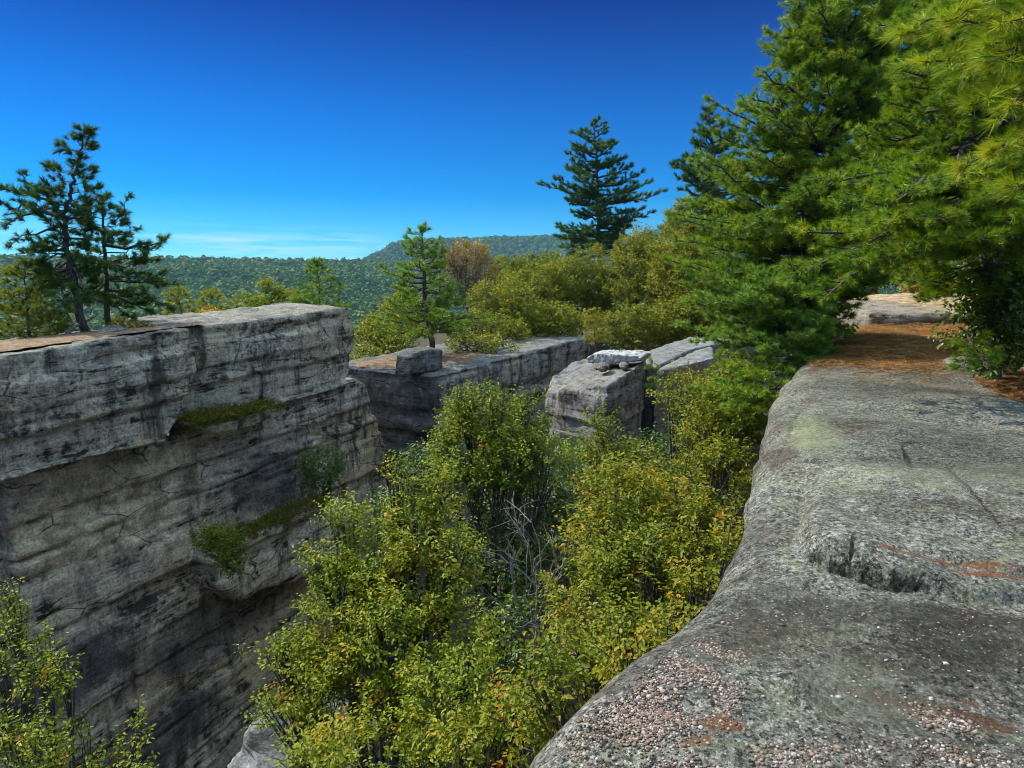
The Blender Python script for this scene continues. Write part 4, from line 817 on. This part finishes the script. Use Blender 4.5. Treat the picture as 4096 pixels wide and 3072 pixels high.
for lab, u, v, Y, ru, rv, sd_ in gold:
    r = np.random.default_rng(sd_); lobes = [(u, v, Y, ru * 1.05, rv * .95)]
    for k in range(6):
        a = k * 1.05 + r.uniform(0, .6); q = r.uniform(.4, .75)
        lobes.append((u + math.cos(a) * ru * q, v - math.sin(a) * rv * q, Y - r.uniform(-1.5, 1.5), ru * r.uniform(.5, .7), rv * r.uniform(.45, .65)))
    leafy("birch_tree" if rv > 20 else "bush", lab, lobes, P(u, v + rv + 26, Y), "leaf_gold", seed=sd_, leaf=.15, cover=1.4, k=10, twig=.5, tint_mid=.45 + .1 * r.random(), clump=.3, clump_scale=.9, cat="tree" if rv > 20 else "bush", group=GG if rv > 20 else None, r0=.08)
pine("young_pine", "small bright yellow young pine at the far end of the second wall", [(596, 350), (594, 330), (592, 311)], 33, [(311, 3, 3), (316, 7, 7), (323, 9, 10), (330, 12, 14), (338, 14, 18), (345, 14, 20)], fol="pine_gold", seed=17, dv=5, nb=5, side=.3, K=18, ln=.16, wd=.014, r0=.04, rise=(.6, .2), gap=.13, tgap=.11, tint_mid=.85)
pine("pine_seedling", "tiny pale green pine seedling rooted beside the balanced slab", [(654, 390), (653, 376), (652, 360)], 23.0, [(360, 2, 2), (366, 6, 6), (374, 8, 9), (383, 8, 10), (391, 7, 9)], fol="pine_blue", seed=18, dv=7, nb=4, side=.12, K=22, ln=.13, wd=.008, r0=.015, rise=(.5, .3), gap=.08, tgap=.07, tint_mid=.75)
# ------------------------------------------------------------------ big pines on the right
pine("white_pine", "dark bluish pine spire at the left end of the right hand pines", [(722, 330), (720, 250), (714, 180), (708, 108)], 42,
     [(109, 5, 5), (118, 12, 12), (128, 18, 20), (142, 22, 28), (156, 32, 34), (168, 48, 40), (178, 36, 42), (190, 40, 44), (202, 46, 46), (212, 42, 46), (224, 42, 50)],
     fol="pine_far", seed=19, r0=.26, dv=6.5, nb=5, side=.9, K=20, ln=.27, wd=.026, rise=(.5, .05), gap=.28, tgap=.22, tint_mid=.42, lift=.25)
pine("white_pine", "large white pine behind the ledge rim, its boughs reaching over the crevice", [(818, 352), (815, 330), (814, 290), (818, 240), (828, 170), (838, 90), (845, 0), (850, -120)], 14.5,
     [(-110, 12, 12), (-60, 30, 30), (-20, 46, 46), (5, 58, 55), (30, 72, 60), (55, 66, 60), (80, 76, 66), (100, 112, 70), (115, 96, 74), (135, 104, 78), (160, 124, 80), (178, 140, 80), (195, 134, 80), (215, 152, 76), (235, 140, 66), (255, 142, 60), (275, 140, 54), (295, 134, 46), (312, 118, 30), (330, 118, 18)],
     fol="pine_mid", seed=20, r0=.17, dv=9, nb=9, side=.72, K=26, ln=.12, wd=.0085, rise=(.35, .05), gap=.12, tgap=.105, tint_mid=.56, jit=.35, t0=.3, lift=.15, depth_k=.75, extra=[
         (P(828, 150, 14.5), (708, 98, 14.0), dict(side=.42, t0=.35, r=.04)), (P(822, 190, 14.5), (690, 160, 13.8), dict(side=.5, t0=.25, r=.04)), (P(820, 215, 14.5), (668, 212, 13.6), dict(side=.55, t0=.25, r=.04)), (P(818, 235, 14.5), (676, 240, 13.2), dict(side=.6, t0=.25, r=.04)), (P(818, 255, 14.5), (690, 262, 13.0), dict(side=.55, t0=.25, r=.04))])
pine("white_pine", "soft green low pine leaning over the crevice beside the pale shelf", [(822, 372), (812, 350), (806, 325), (802, 300), (796, 280)], 13.2,
     [(270, 70, 6), (282, 110, 10), (296, 125, 12), (312, 122, 12), (326, 134, 12), (340, 134, 10), (354, 124, 8), (366, 100, 6)], fol="pine_blue", seed=23, r0=.08, dv=7, nb=7, side=.5, K=30, ln=.10, wd=.0085, rise=(.2, -.12), gap=.09, tgap=.085, tint_mid=.55, jit=.3, t0=.25, lift=.18, depth_k=.55)
pine("white_pine", "drooping green pine bough tree hugging the rim of the ledge below the soft green pine", [(800, 470), (795, 430), (785, 400), (775, 372)], 12.0,
     [(366, 60, 14), (380, 84, 12), (396, 100, 8), (412, 92, 4), (428, 70, 2), (446, 50, 0)], fol="pine_mid", seed=24, r0=.06, dv=8, nb=6, side=.42, K=28, ln=.10, wd=.008, rise=(.1, -.2), gap=.10, tgap=.09, tint_mid=.6, t0=.25, depth_k=.6)
WB = [((905, 258, 9.6), 9.0), ]
pine("white_pine", "long needled pine whose sunlit bough slants over the needle bed", [(993, 390), (988, 300), (985, 215), (988, 120), (996, 0), (1000, -160)], 9.6,
     [(-150, 20, 20), (-80, 50, 50), (-30, 75, 75), (10, 96, 90), (45, 110, 100), (85, 112, 105), (120, 118, 110), (155, 125, 120), (190, 120, 130), (225, 90, 110), (258, 80, 90), (290, 64, 80)],
     fol="pine_near", seed=25, r0=.13, dv=14, nb=7, side=.62, K=46, ln=.09, wd=.0045, rise=(.25, -.15), gap=.105, tgap=.095, tint_mid=.5, jit=.3, t0=.36, lift=.12, extra=[
         (P(985, 200, 9.6), (792, 276, 8.4), dict(side=.75, t0=.22, r=.06, up=.06, sag=-.05)), (P(985, 215, 9.6), (822, 300, 8.6), dict(side=.6, t0=.35, r=.05, sag=-.05)), (P(985, 180, 9.6), (800, 232, 8.8), dict(side=.75, t0=.2, r=.06)),
         (P(985, 160, 9.6), (840, 205, 8.2), dict(side=.7, t0=.2, r=.05)), (P(986, 190, 9.6), (900, 250, 7.6), dict(side=.6, t0=.25, r=.05)), (P(986, 170, 9.6), (930, 215, 7.2), dict(side=.6, t0=.2, r=.045)), (P(986, 150, 9.6), (1010, 190, 7.0), dict(side=.55, t0=.2, r=.045)),
         (P(988, 300, 9.6), (958, 368, 8.6), dict(side=.3, t0=.5, r=.02, sag=.05)), (P(988, 310, 9.6), (980, 362, 8.0), dict(side=.3, t0=.4, r=.02)), (P(986, 205, 9.6), (850, 262, 7.9), dict(side=.8, t0=.15, r=.05)), (P(986, 175, 9.6), (870, 228, 7.6), dict(side=.8, t0=.15, r=.05)), (P(986, 140, 9.6), (905, 190, 7.3), dict(side=.75, t0=.15, r=.05)), (P(985, 130, 9.6), (815, 180, 8.6), dict(side=.75, t0=.2, r=.05)), (P(986, 200, 9.6), (960, 238, 7.4), dict(side=.6, t0=.2, r=.04)), (P(986, 180, 9.6), (1020, 215, 7.3), dict(side=.6, t0=.2, r=.04))])
pine("white_pine", "shaded pine filling the gap behind the two large pines on the right", [(982, 330), (960, 200), (935, 60), (925, -120)], 22,
     [(-110, 20, 20), (-60, 40, 40), (0, 66, 66), (60, 84, 84), (120, 96, 96), (180, 100, 100), (230, 92, 92)], fol="pine_dark", seed=27, r0=.2, dv=9, nb=8, side=.9, K=22, ln=.15, wd=.014, rise=(.3, .0), gap=.17, tgap=.15, tint_mid=.5, t0=.2)
pine("white_pine", "shaded pine close behind the shrub at the right edge of the picture", [(1040, 340), (1035, 200), (1030, 60), (1028, -120)], 15,
     [(-110, 30, 30), (-40, 70, 70), (20, 90, 90), (80, 104, 104), (140, 110, 110), (200, 112, 110), (250, 104, 104), (285, 84, 80)], fol="pine_mid", seed=28, r0=.17, dv=10, nb=7, side=.75, K=24, ln=.12, wd=.010, rise=(.25, -.05), gap=.13, tgap=.12, tint_mid=.35, t0=.2)
# the nearest pine stands out of frame to the right; its boughs hang into the corner
rt = P(1110, 340, 6.0); foot = np.array([rt[0] - .05, rt[1], float(slab_top(rt[:1], rt[1:2])[0]) - .25])
r = np.random.default_rng(26); A = Acc()
root = empty("white_pine", foot, label="nearest pine whose large long needled boughs hang into the upper right corner", cat="pine tree")
tk = np.array([foot, rt, rt + [0.05, 0, 2], rt + [0, .1, 4], rt + [-.1, .1, 6.5]]); A.tb.add(tk, [.20, .15, .13, .10, .06], 9)
for (zt_, u, v, Y, sd_) in [(3.0, 925, 62, 5.2, .5), (3.2, 950, 20, 4.9, .5), (3.6, 930, -20, 5.4, .5), (2.6, 975, 105, 5.0, .45), (2.2, 990, 150, 5.2, .4), (3.4, 1005, 60, 4.6, .45), (2.9, 965, 75, 5.8, .5), (3.8, 985, -10, 4.8, .5), (3.2, 895, 35, 6.4, .5), (2.4, 1010, 110, 4.7, .4), (1.4, 1012, 185, 5.6, .35),
                          (3.3, 985, 45, 4.7, .45), (3.0, 1000, 25, 5.4, .5), (2.0, 960, 165, 5.9, .4), (3.7, 960, 0, 5.8, .5), (2.8, 1000, 85, 5.3, .45), (3.5, 1015, 20, 4.6, .4)]:
    bough(A, r, rt + [0, 0, zt_], P(u, v, Y), .03, -.02, .1, sd_, .085, .08, .2, .12)
finish_pine(A, root, M["pine_near"], M["bark"], r, 50, .11, .0036, 1.1, .7)
# ------------------------------------------------------------------ shrubs around the ledge
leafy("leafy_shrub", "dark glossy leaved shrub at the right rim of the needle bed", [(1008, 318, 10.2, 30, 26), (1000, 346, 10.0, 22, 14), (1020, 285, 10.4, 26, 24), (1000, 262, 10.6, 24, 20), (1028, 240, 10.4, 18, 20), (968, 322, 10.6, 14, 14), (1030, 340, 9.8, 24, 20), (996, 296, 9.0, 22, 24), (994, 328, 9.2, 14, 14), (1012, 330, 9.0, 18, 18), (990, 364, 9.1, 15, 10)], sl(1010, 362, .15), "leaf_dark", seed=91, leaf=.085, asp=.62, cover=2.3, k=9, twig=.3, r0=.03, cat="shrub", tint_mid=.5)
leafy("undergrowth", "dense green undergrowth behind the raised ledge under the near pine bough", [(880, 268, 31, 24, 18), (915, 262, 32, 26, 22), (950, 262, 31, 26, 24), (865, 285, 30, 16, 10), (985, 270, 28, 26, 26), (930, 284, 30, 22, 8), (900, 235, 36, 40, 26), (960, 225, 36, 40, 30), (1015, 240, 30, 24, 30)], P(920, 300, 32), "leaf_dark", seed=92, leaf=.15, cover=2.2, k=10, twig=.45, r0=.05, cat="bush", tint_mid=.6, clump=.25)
leafy("shrub", "little orange brown shrub in front of the dense undergrowth behind the raised ledge", [(917, 287, 29, 8, 6), (908, 289, 29, 6, 4)], P(915, 295, 29), "leaf_orange", seed=93, leaf=.10, cover=2, k=8, twig=.2, r0=.02, cat="shrub", tint_mid=.35)
leafy("sapling", "small yellowish sapling at the rim of the ledge below the raised ledge", [(835, 335, 15.0, 12, 8), (846, 331, 15.0, 8, 5), (826, 341, 14.8, 8, 6)], P(836, 352, 15.0), "leaf_green", seed=94, leaf=.09, cover=1.6, k=8, twig=.2, r0=.012, cat="sapling", tint_mid=.6)
for i, (u, v, w_, h_, Y, lab) in enumerate([(862, 290, 20, 12, 30.5, "angular white boulder at the left behind the raised ledge"), (948, 281, 17, 8, 31.5, "flat pale boulder half hidden under the undergrowth behind the raised ledge")]):
    m = Y / F; c = P(u, v, Y); r = np.random.default_rng(96 + i); ang = np.arange(9) * 2 * math.pi / 9
    t_ = [c + np.array([math.cos(a) * w_ * .7 * m * r.uniform(.7, 1), math.sin(a) * .5 * r.uniform(.7, 1), h_ * .5 * m * r.uniform(.6, 1.2)]) for a in ang]
    b_ = [c + np.array([math.cos(a) * w_ * .9 * m, math.sin(a) * .7, -h_ * m]) for a in ang]
    solid("boulder", t_, b_, .06, M["shelf"], noise=.08, nscale=1.8, smooth_it=1, label=lab, cat="boulder")
r = np.random.default_rng(99); n = 900; c = P(962, 291, 29.0); p = c + r.normal(0, 1, (n, 3)) * np.array([.55, .4, 0]); d = nrm(r.normal(0, .45, (n, 3)) + [0, 0, 1]); s = nrm(np.cross(d, r.normal(size=(n, 3)))) * .012
V = np.stack([p - s, p + s, p + d * r.uniform(.2, .55, (n, 1))], 1).reshape(-1, 3)
tag(mesh_obj("grass_tuft", V, np.arange(3 * n).reshape(-1, 3), M["leaf_orange"], tint=r.uniform(.1, .6, n), origin=c), "dry tan grass tuft at the back corner of the raised ledge", "grass")
# ------------------------------------------------------------------ leafy trees rising out of the crevice
FLR = lambda u, v, Y: np.array([P(u, v, Y)[0], Y, float(height(np.array([P(u, v, Y)[0]]), np.array([Y]))[0]) - .1])
leafy("birch_tree", "big sunlit birch crown in the bottom middle of the crevice, nearest to the ledge",
      [(395, 640, 7.6, 50, 46), (345, 690, 7.4, 50, 40), (445, 700, 6.8, 52, 46), (310, 700, 7.4, 34, 30), (420, 590, 8.0, 44, 38), (375, 560, 8.2, 36, 26), (345, 600, 8.0, 34, 28), (415, 530, 8.6, 26, 32), (440, 492, 8.9, 20, 24), (398, 484, 8.8, 14, 14), (345, 522, 8.6, 20, 12), (365, 760, 6.4, 60, 34), (470, 760, 6.0, 50, 40), (300, 660, 7.6, 26, 20), (285, 715, 7.2, 26, 18), (470, 650, 7.4, 24, 34), (455, 560, 8.2, 18, 30), (520, 730, 6.0, 30, 34), (330, 565, 8.2, 20, 14), (275, 645, 7.6, 14, 9), (318, 770, 6.4, 30, 24)],
      FLR(400, 640, 7.8), "leaf_green", seed=101, leaf=.054, cover=2.3, k=12, twig=.30, r0=.11, clump=.40, clump_scale=2.6, upness=.7, tint_mid=.55)
leafy("birch_tree", "darker green birch behind the nearest crown, its pointed top in front of the second wall",
      [(490, 420, 12.6, 44, 26), (520, 440, 12.4, 34, 28), (470, 455, 12.2, 40, 24), (495, 398, 12.8, 10, 12), (530, 410, 12.6, 10, 14), (465, 405, 12.6, 12, 14), (545, 465, 11.8, 28, 24), (505, 472, 12.0, 34, 18), (438, 440, 12.4, 18, 12), (470, 485, 11.8, 26, 20)],
      FLR(500, 450, 12.4), "leaf_green", seed=102, leaf=.064, cover=2.1, k=12, twig=.34, r0=.10, clump=.40, clump_scale=2.2, upness=.7, tint_mid=.42)
leafy("birch_tree", "golden tinged birch right of the dead twigs, leafing up against the ledge rim",
      [(610, 545, 7.8, 46, 42), (650, 580, 7.2, 44, 40), (590, 600, 7.0, 44, 40), (690, 545, 7.6, 36, 34), (620, 500, 8.2, 40, 28), (665, 510, 8.2, 36, 26), (640, 625, 6.4, 30, 22), (580, 650, 6.0, 36, 34), (715, 530, 7.6, 20, 30), (548, 690, 5.4, 24, 36), (704, 592, 6.3, 24, 26), (672, 628, 5.7, 24, 22), (726, 560, 7.0, 16, 24), (632, 668, 5.2, 22, 20), (610, 640, 6.0, 34, 22)],
      FLR(620, 560, 7.8), "leaf_mid", seed=103, leaf=.054, cover=2.3, k=12, twig=.30, r0=.09, clump=.40, clump_scale=2.6, upness=.65, tint_mid=.62)
leafy("birch_tree", "tall olive birch between the cracked block and the ledge rim",
      [(674, 387, 13.6, 20, 11), (694, 403, 13.0, 24, 18), (718, 440, 12.0, 36, 38), (712, 405, 13.2, 28, 24), (730, 395, 12.6, 28, 26), (640, 492, 11.5, 40, 26), (715, 480, 11.0, 34, 32), (604, 448, 12.6, 22, 16), (598, 425, 12.8, 7, 10), (620, 468, 12.4, 36, 18), (735, 440, 11.6, 20, 34)],
      FLR(690, 440, 12.2), "leaf_gold", seed=104, leaf=.064, cover=2.2, k=12, twig=.34, r0=.10, clump=.40, clump_scale=2.2, upness=.6, tint_mid=.45)
leafy("birch_tree", "narrow sunlit sapling clump in the bottom left corner below the cliff",
      [(18, 640, 8.0, 14, 26), (42, 650, 7.8, 14, 24), (10, 690, 7.6, 22, 30), (45, 700, 7.4, 22, 30), (8, 745, 7.2, 26, 30), (50, 755, 7.0, 24, 24), (14, 600, 8.2, 6, 12), (70, 680, 7.6, 8, 18), (92, 750, 7.2, 14, 20), (128, 752, 7.2, 10, 16), (120, 770, 7.0, 40, 10), (72, 770, 7.0, 24, 20), (140, 725, 7.4, 5, 14)],
      FLR(30, 700, 7.6), "leaf_green", seed=105, leaf=.055, cover=1.15, k=10, twig=.26, r0=.05, clump=.35, clump_scale=3.2, upness=1.0, tint_mid=.6)
# dead shrub
r = np.random.default_rng(110); tb = Tubes(); base = FLR(535, 640, 8.4); jn = P(535, 640, 8.4)
rd = empty("dead_shrub", base, label="bare grey dead twigs in the dark gap between the two sunlit birches", cat="dead shrub")
tb.add(np.stack([base, base * .5 + jn * .5 + [.1, .1, 0], jn]), [.05, .04, .03], 6)
def twig_(p, d, L, rad, dep):
    q = p + d * L; tb.add(np.stack([p, p + d * L * .5 + r.normal(0, .05 * L, 3), q]), [rad, rad * .8, rad * .55], 4)
    if dep == 0: return
    for _ in range(r.integers(2, 4)): twig_(p + (q - p) * r.uniform(.45, 1), nrm(d + r.normal(0, .5, 3)), L * r.uniform(.5, .8), rad * .6, dep - 1)
for (u, v) in [(520, 540), (545, 520), (560, 545), (500, 560), (535, 505), (575, 580), (512, 590), (555, 600)]:
    tg = P(u, v, 8.2 + r.normal(0, .4)); d = tg - jn; twig_(jn, nrm(d), np.linalg.norm(d) * .62, .016, 3)
tb.build("twigs", M["dead"], rd)
# bushes filling the crevice floor
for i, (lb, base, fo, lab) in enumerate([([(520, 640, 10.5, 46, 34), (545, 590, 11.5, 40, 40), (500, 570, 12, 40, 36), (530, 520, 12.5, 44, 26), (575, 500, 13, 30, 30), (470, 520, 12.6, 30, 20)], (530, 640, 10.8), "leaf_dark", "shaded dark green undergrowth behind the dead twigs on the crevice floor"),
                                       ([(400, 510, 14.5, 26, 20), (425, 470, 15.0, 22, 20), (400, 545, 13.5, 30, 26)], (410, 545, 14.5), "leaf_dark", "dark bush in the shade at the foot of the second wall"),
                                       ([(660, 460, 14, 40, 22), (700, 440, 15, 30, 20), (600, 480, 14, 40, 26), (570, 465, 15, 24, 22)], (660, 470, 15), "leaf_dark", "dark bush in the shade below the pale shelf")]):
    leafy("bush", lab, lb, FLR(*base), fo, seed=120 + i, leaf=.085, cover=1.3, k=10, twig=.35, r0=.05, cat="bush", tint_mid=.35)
print("leaves", NLEAF[0])
def terrain(name, rads, naz, mat, a0=-math.pi, a1=math.pi, wrap=True):
    aa = np.linspace(a0, a1, naz, endpoint=not wrap); m = len(aa)
    X = rads[:, None] * np.sin(aa)[None]; Y = rads[:, None] * np.cos(aa)[None]
    Z = height(X.ravel(), Y.ravel())
    V = np.stack([X.ravel(), Y.ravel(), Z], 1); i = np.arange(len(rads) - 1)[:, None] * m; j = np.arange(m if wrap else m - 1)[None]; j2 = (j + 1) % m
    Q = np.stack([i + j, i + j2, i + m + j2, i + m + j], -1).reshape(-1, 4)
    o = mesh_obj(name, V, Q, mat, smooth=True); o["kind"] = "structure"; return o
terrain("ground", np.concatenate([[.01], np.arange(1, 60, .6), np.geomspace(60, 430, 60)]), 420, M["soil"])["label"] = "dark leaf littered ground of the crevice and the slope falling to the valley"
terrain("hills", np.concatenate([np.linspace(425, 3000, 170), [3400, 4200]]), 420, M["hillsoil"])["label"] = "wooded valley side and long flat ridges on the skyline"
# canopy of the valley: crowns far beyond counting
def woods(name, label, r0, r1, n, ua, ub, size, seed, tint=.45, gx=1.5):
    r = np.random.default_rng(seed); a = r.uniform(az(ua), az(ub), n); rr = r0 + (r1 - r0) * r.random(n) ** (1 / gx)
    x = rr * np.sin(a); y = rr * np.cos(a); z = height(x, y)
    ph = math.pi * (3 - 5 ** .5); m = 26; k = np.arange(m); zz = 1 - (k + .5) / m * 1.35; ra = np.sqrt(np.clip(1 - zz * zz, 0, 1))
    dirs = np.stack([np.cos(k * ph) * ra, np.sin(k * ph) * ra, zz], 1)
    # leaf-mass facets: each crown is a shell of small tilted faces, open between them
    D = np.broadcast_to(dirs, (n, m, 3)) + r.normal(0, .18, (n, m, 3)); D = nrm(D)
    sz = size * (.6 + .75 * r.random(n) ** 1.5) * (1 + .35 * (rr / r1)); hs = sz * r.uniform(.8, 1.35, n)
    rad = r.uniform(.72, 1.08, (n, m, 1))
    C = D * rad * np.stack([sz, sz, hs], 1)[:, None] + np.stack([x, y, z + hs * .9], 1)[:, None]
    nn = nrm(D + r.normal(0, .35, (n, m, 3))); s1 = nrm(np.cross(nn, r.normal(size=(n, m, 3)))); s2 = np.cross(nn, s1)
    w = (sz[:, None] * r.uniform(.32, .58, (n, m)))[..., None]
    V = np.stack([C - s1 * w, C - s2 * w * .8, C + s1 * w, C + s2 * w * .8], 2).reshape(-1, 3)
    Q = np.arange(len(V)).reshape(-1, 4)
    big = fbm(np.stack([x, y, 0 * x], 1) / 170, 3)
    tn = np.clip(tint + .22 * big[:, None] + r.normal(0, .16, (n, 1)) + r.normal(0, .07, (n, m)), 0, 1)
    o = mesh_obj(name, V, Q, M["canopy"], tint=tn.ravel()); tag(o, label, "forest", None, "stuff"); return o
woods("forest", "dense green woods covering the near valley side and the ridge at the skyline", 500, 1650, 34000, -60, 1120, 4.3, 51)
woods("forest", "bluish woods on the distant flat topped mountain", 1720, 2760, 20000, 240, 1120, 7.0, 52, .35, 1.3)
# ------------------------------------------------------------------ sky, sun, air
SUN = nrm(np.array([-.85, .50, 0])) * math.cos(R_(44)) + np.array([0, 0, math.sin(R_(44))])
w = bpy.data.worlds.new("World"); scene.world = w; w.use_nodes = True
t = w.node_tree; t.nodes.clear(); N = t.nodes.new; Lk = t.links.new
sky = N("ShaderNodeTexSky"); sky.sky_type = "NISHITA"; sky.sun_disc = False; sky.sun_elevation = R_(44); sky.sun_rotation = math.atan2(SUN[0], SUN[1])
sky.altitude = 600; sky.air_density = 1.0; sky.dust_density = .25; sky.ozone_density = 4.0
tc = N("ShaderNodeTexCoord"); sp = N("ShaderNodeSeparateXYZ"); Lk(tc.outputs["Generated"], sp.inputs[0])
hs = N("ShaderNodeHueSaturation"); hs.inputs["Saturation"].default_value = SKY_SAT; Lk(sky.outputs[0], hs.inputs["Color"])
rp = N("ShaderNodeValToRGB"); Lk(sp.outputs["Z"], rp.inputs[0]); e = rp.color_ramp.elements
while len(e) < len(SKY_RAMP): e.new(.5)
for i_, (p_, c_) in enumerate(SKY_RAMP): e[i_].position = p_; e[i_].color = c_ + (1,)
mx = N("ShaderNodeMix"); mx.data_type = "RGBA"; mx.blend_type = "MULTIPLY"; mx.inputs[0].default_value = 1; Lk(hs.outputs[0], mx.inputs[6]); Lk(rp.outputs[0], mx.inputs[7])
# thin wisps of cirrus low above the ridge
mp = N("ShaderNodeMapping"); mp.inputs["Scale"].default_value = (4, 4, 60); mp.inputs["Rotation"].default_value = (0, R_(-4), 0); Lk(tc.outputs["Generated"], mp.inputs[0])
cn = N("ShaderNodeTexNoise"); cn.inputs["Scale"].default_value = 1.6; cn.inputs["Detail"].default_value = 8; cn.inputs["Roughness"].default_value = .62; cn.inputs["Distortion"].default_value = .6; Lk(mp.outputs[0], cn.inputs["Vector"])
cr = N("ShaderNodeValToRGB"); Lk(cn.outputs[0], cr.inputs[0]); cr.color_ramp.elements[0].position = .46; cr.color_ramp.elements[1].position = .72
zr = N("ShaderNodeValToRGB"); Lk(sp.outputs["Z"], zr.inputs[0]); ee = zr.color_ramp.elements
while len(ee) < 4: ee.new(.5)
for i_, (p_, c_) in enumerate([(.0, .5), (.030, 1.0), (.048, .9), (.070, 0.0)]): ee[i_].position = p_; ee[i_].color = (c_, c_, c_, 1)
xr = N("ShaderNodeValToRGB"); mr = N("ShaderNodeMapRange"); mr.inputs["From Min"].default_value = -.75; mr.inputs["From Max"].default_value = .1; Lk(sp.outputs["X"], mr.inputs[0]); Lk(mr.outputs[0], xr.inputs[0])
ee = xr.color_ramp.elements
while len(ee) < 4: ee.new(.5)
for i_, (p_, c_) in enumerate([(.0, .1), (.36, .9), (.6, 1.0), (.80, 0.0)]): ee[i_].position = p_; ee[i_].color = (c_, c_, c_, 1)
def mul(a, b):
    m_ = N("ShaderNodeMath"); m_.operation = "MULTIPLY"; Lk(a, m_.inputs[0])
    if isinstance(b, float): m_.inputs[1].default_value = b
    else: Lk(b, m_.inputs[1])
    return m_.outputs[0]
cl = mul(mul(mul(cr.outputs[0], zr.outputs[0]), xr.outputs[0]), .65)
cm = N("ShaderNodeMix"); cm.data_type = "RGBA"; Lk(cl, cm.inputs[0]); Lk(mx.outputs[2], cm.inputs[6]); cm.inputs[7].default_value = CLOUD + (1,)
bg = N("ShaderNodeBackground"); bg.inputs["Strength"].default_value = SKY_STR; Lk(cm.outputs[2], bg.inputs["Color"])
wo = N("ShaderNodeOutputWorld"); Lk(bg.outputs[0], wo.inputs[0])
sd = bpy.data.lights.new("sun", "SUN"); sd.energy = SUN_E; sd.angle = R_(.5); sd.color = (1.0, .93, .80)
so = bpy.data.objects.new("sun", sd); COL.objects.link(so); so.rotation_euler = Vector(-SUN).to_track_quat("-Z", "Y").to_euler(); so.location = (0, 0, 60)
if HAZE > 0:
    hx = 4500; zb, zt = -420.0, 190.0
    V = np.array([(sx * hx, sy * hx, z) for z in (zb, zt) for sy in (-1, 1) for sx in (-1, 1)], float)
    Q = np.array([(0, 2, 3, 1), (4, 5, 7, 6), (0, 1, 5, 4), (2, 6, 7, 3), (0, 4, 6, 2), (1, 3, 7, 5)])
    hm = bpy.data.materials.new("haze"); hm.use_nodes = True; ht = hm.node_tree; ht.nodes.clear()
    pv = ht.nodes.new("ShaderNodeVolumePrincipled"); pv.inputs["Density"].default_value = HAZE; pv.inputs["Color"].default_value = (.38, .72, 1.0, 1); pv.inputs["Anisotropy"].default_value = 0
    ho = ht.nodes.new("ShaderNodeOutputMaterial"); ht.links.new(pv.outputs[0], ho.inputs["Volume"])
    o = mesh_obj("haze", V, Q, hm); tag(o, "pale blue air between the ledge and the distant ridges", "haze", None, "stuff")
scene.view_settings.view_transform = "Standard"; scene.view_settings.look = "None"; scene.view_settings.exposure = EXPO; scene.view_settings.gamma = 1.0
scene.cycles.max_bounces = 6; scene.cycles.diffuse_bounces = 3; scene.cycles.glossy_bounces = 2; scene.cycles.transmission_bounces = 3; scene.cycles.transparent_max_bounces = 6; scene.cycles.volume_bounces = 0
scene.cycles.use_denoising = True; scene.cycles.filter_width = 1.0
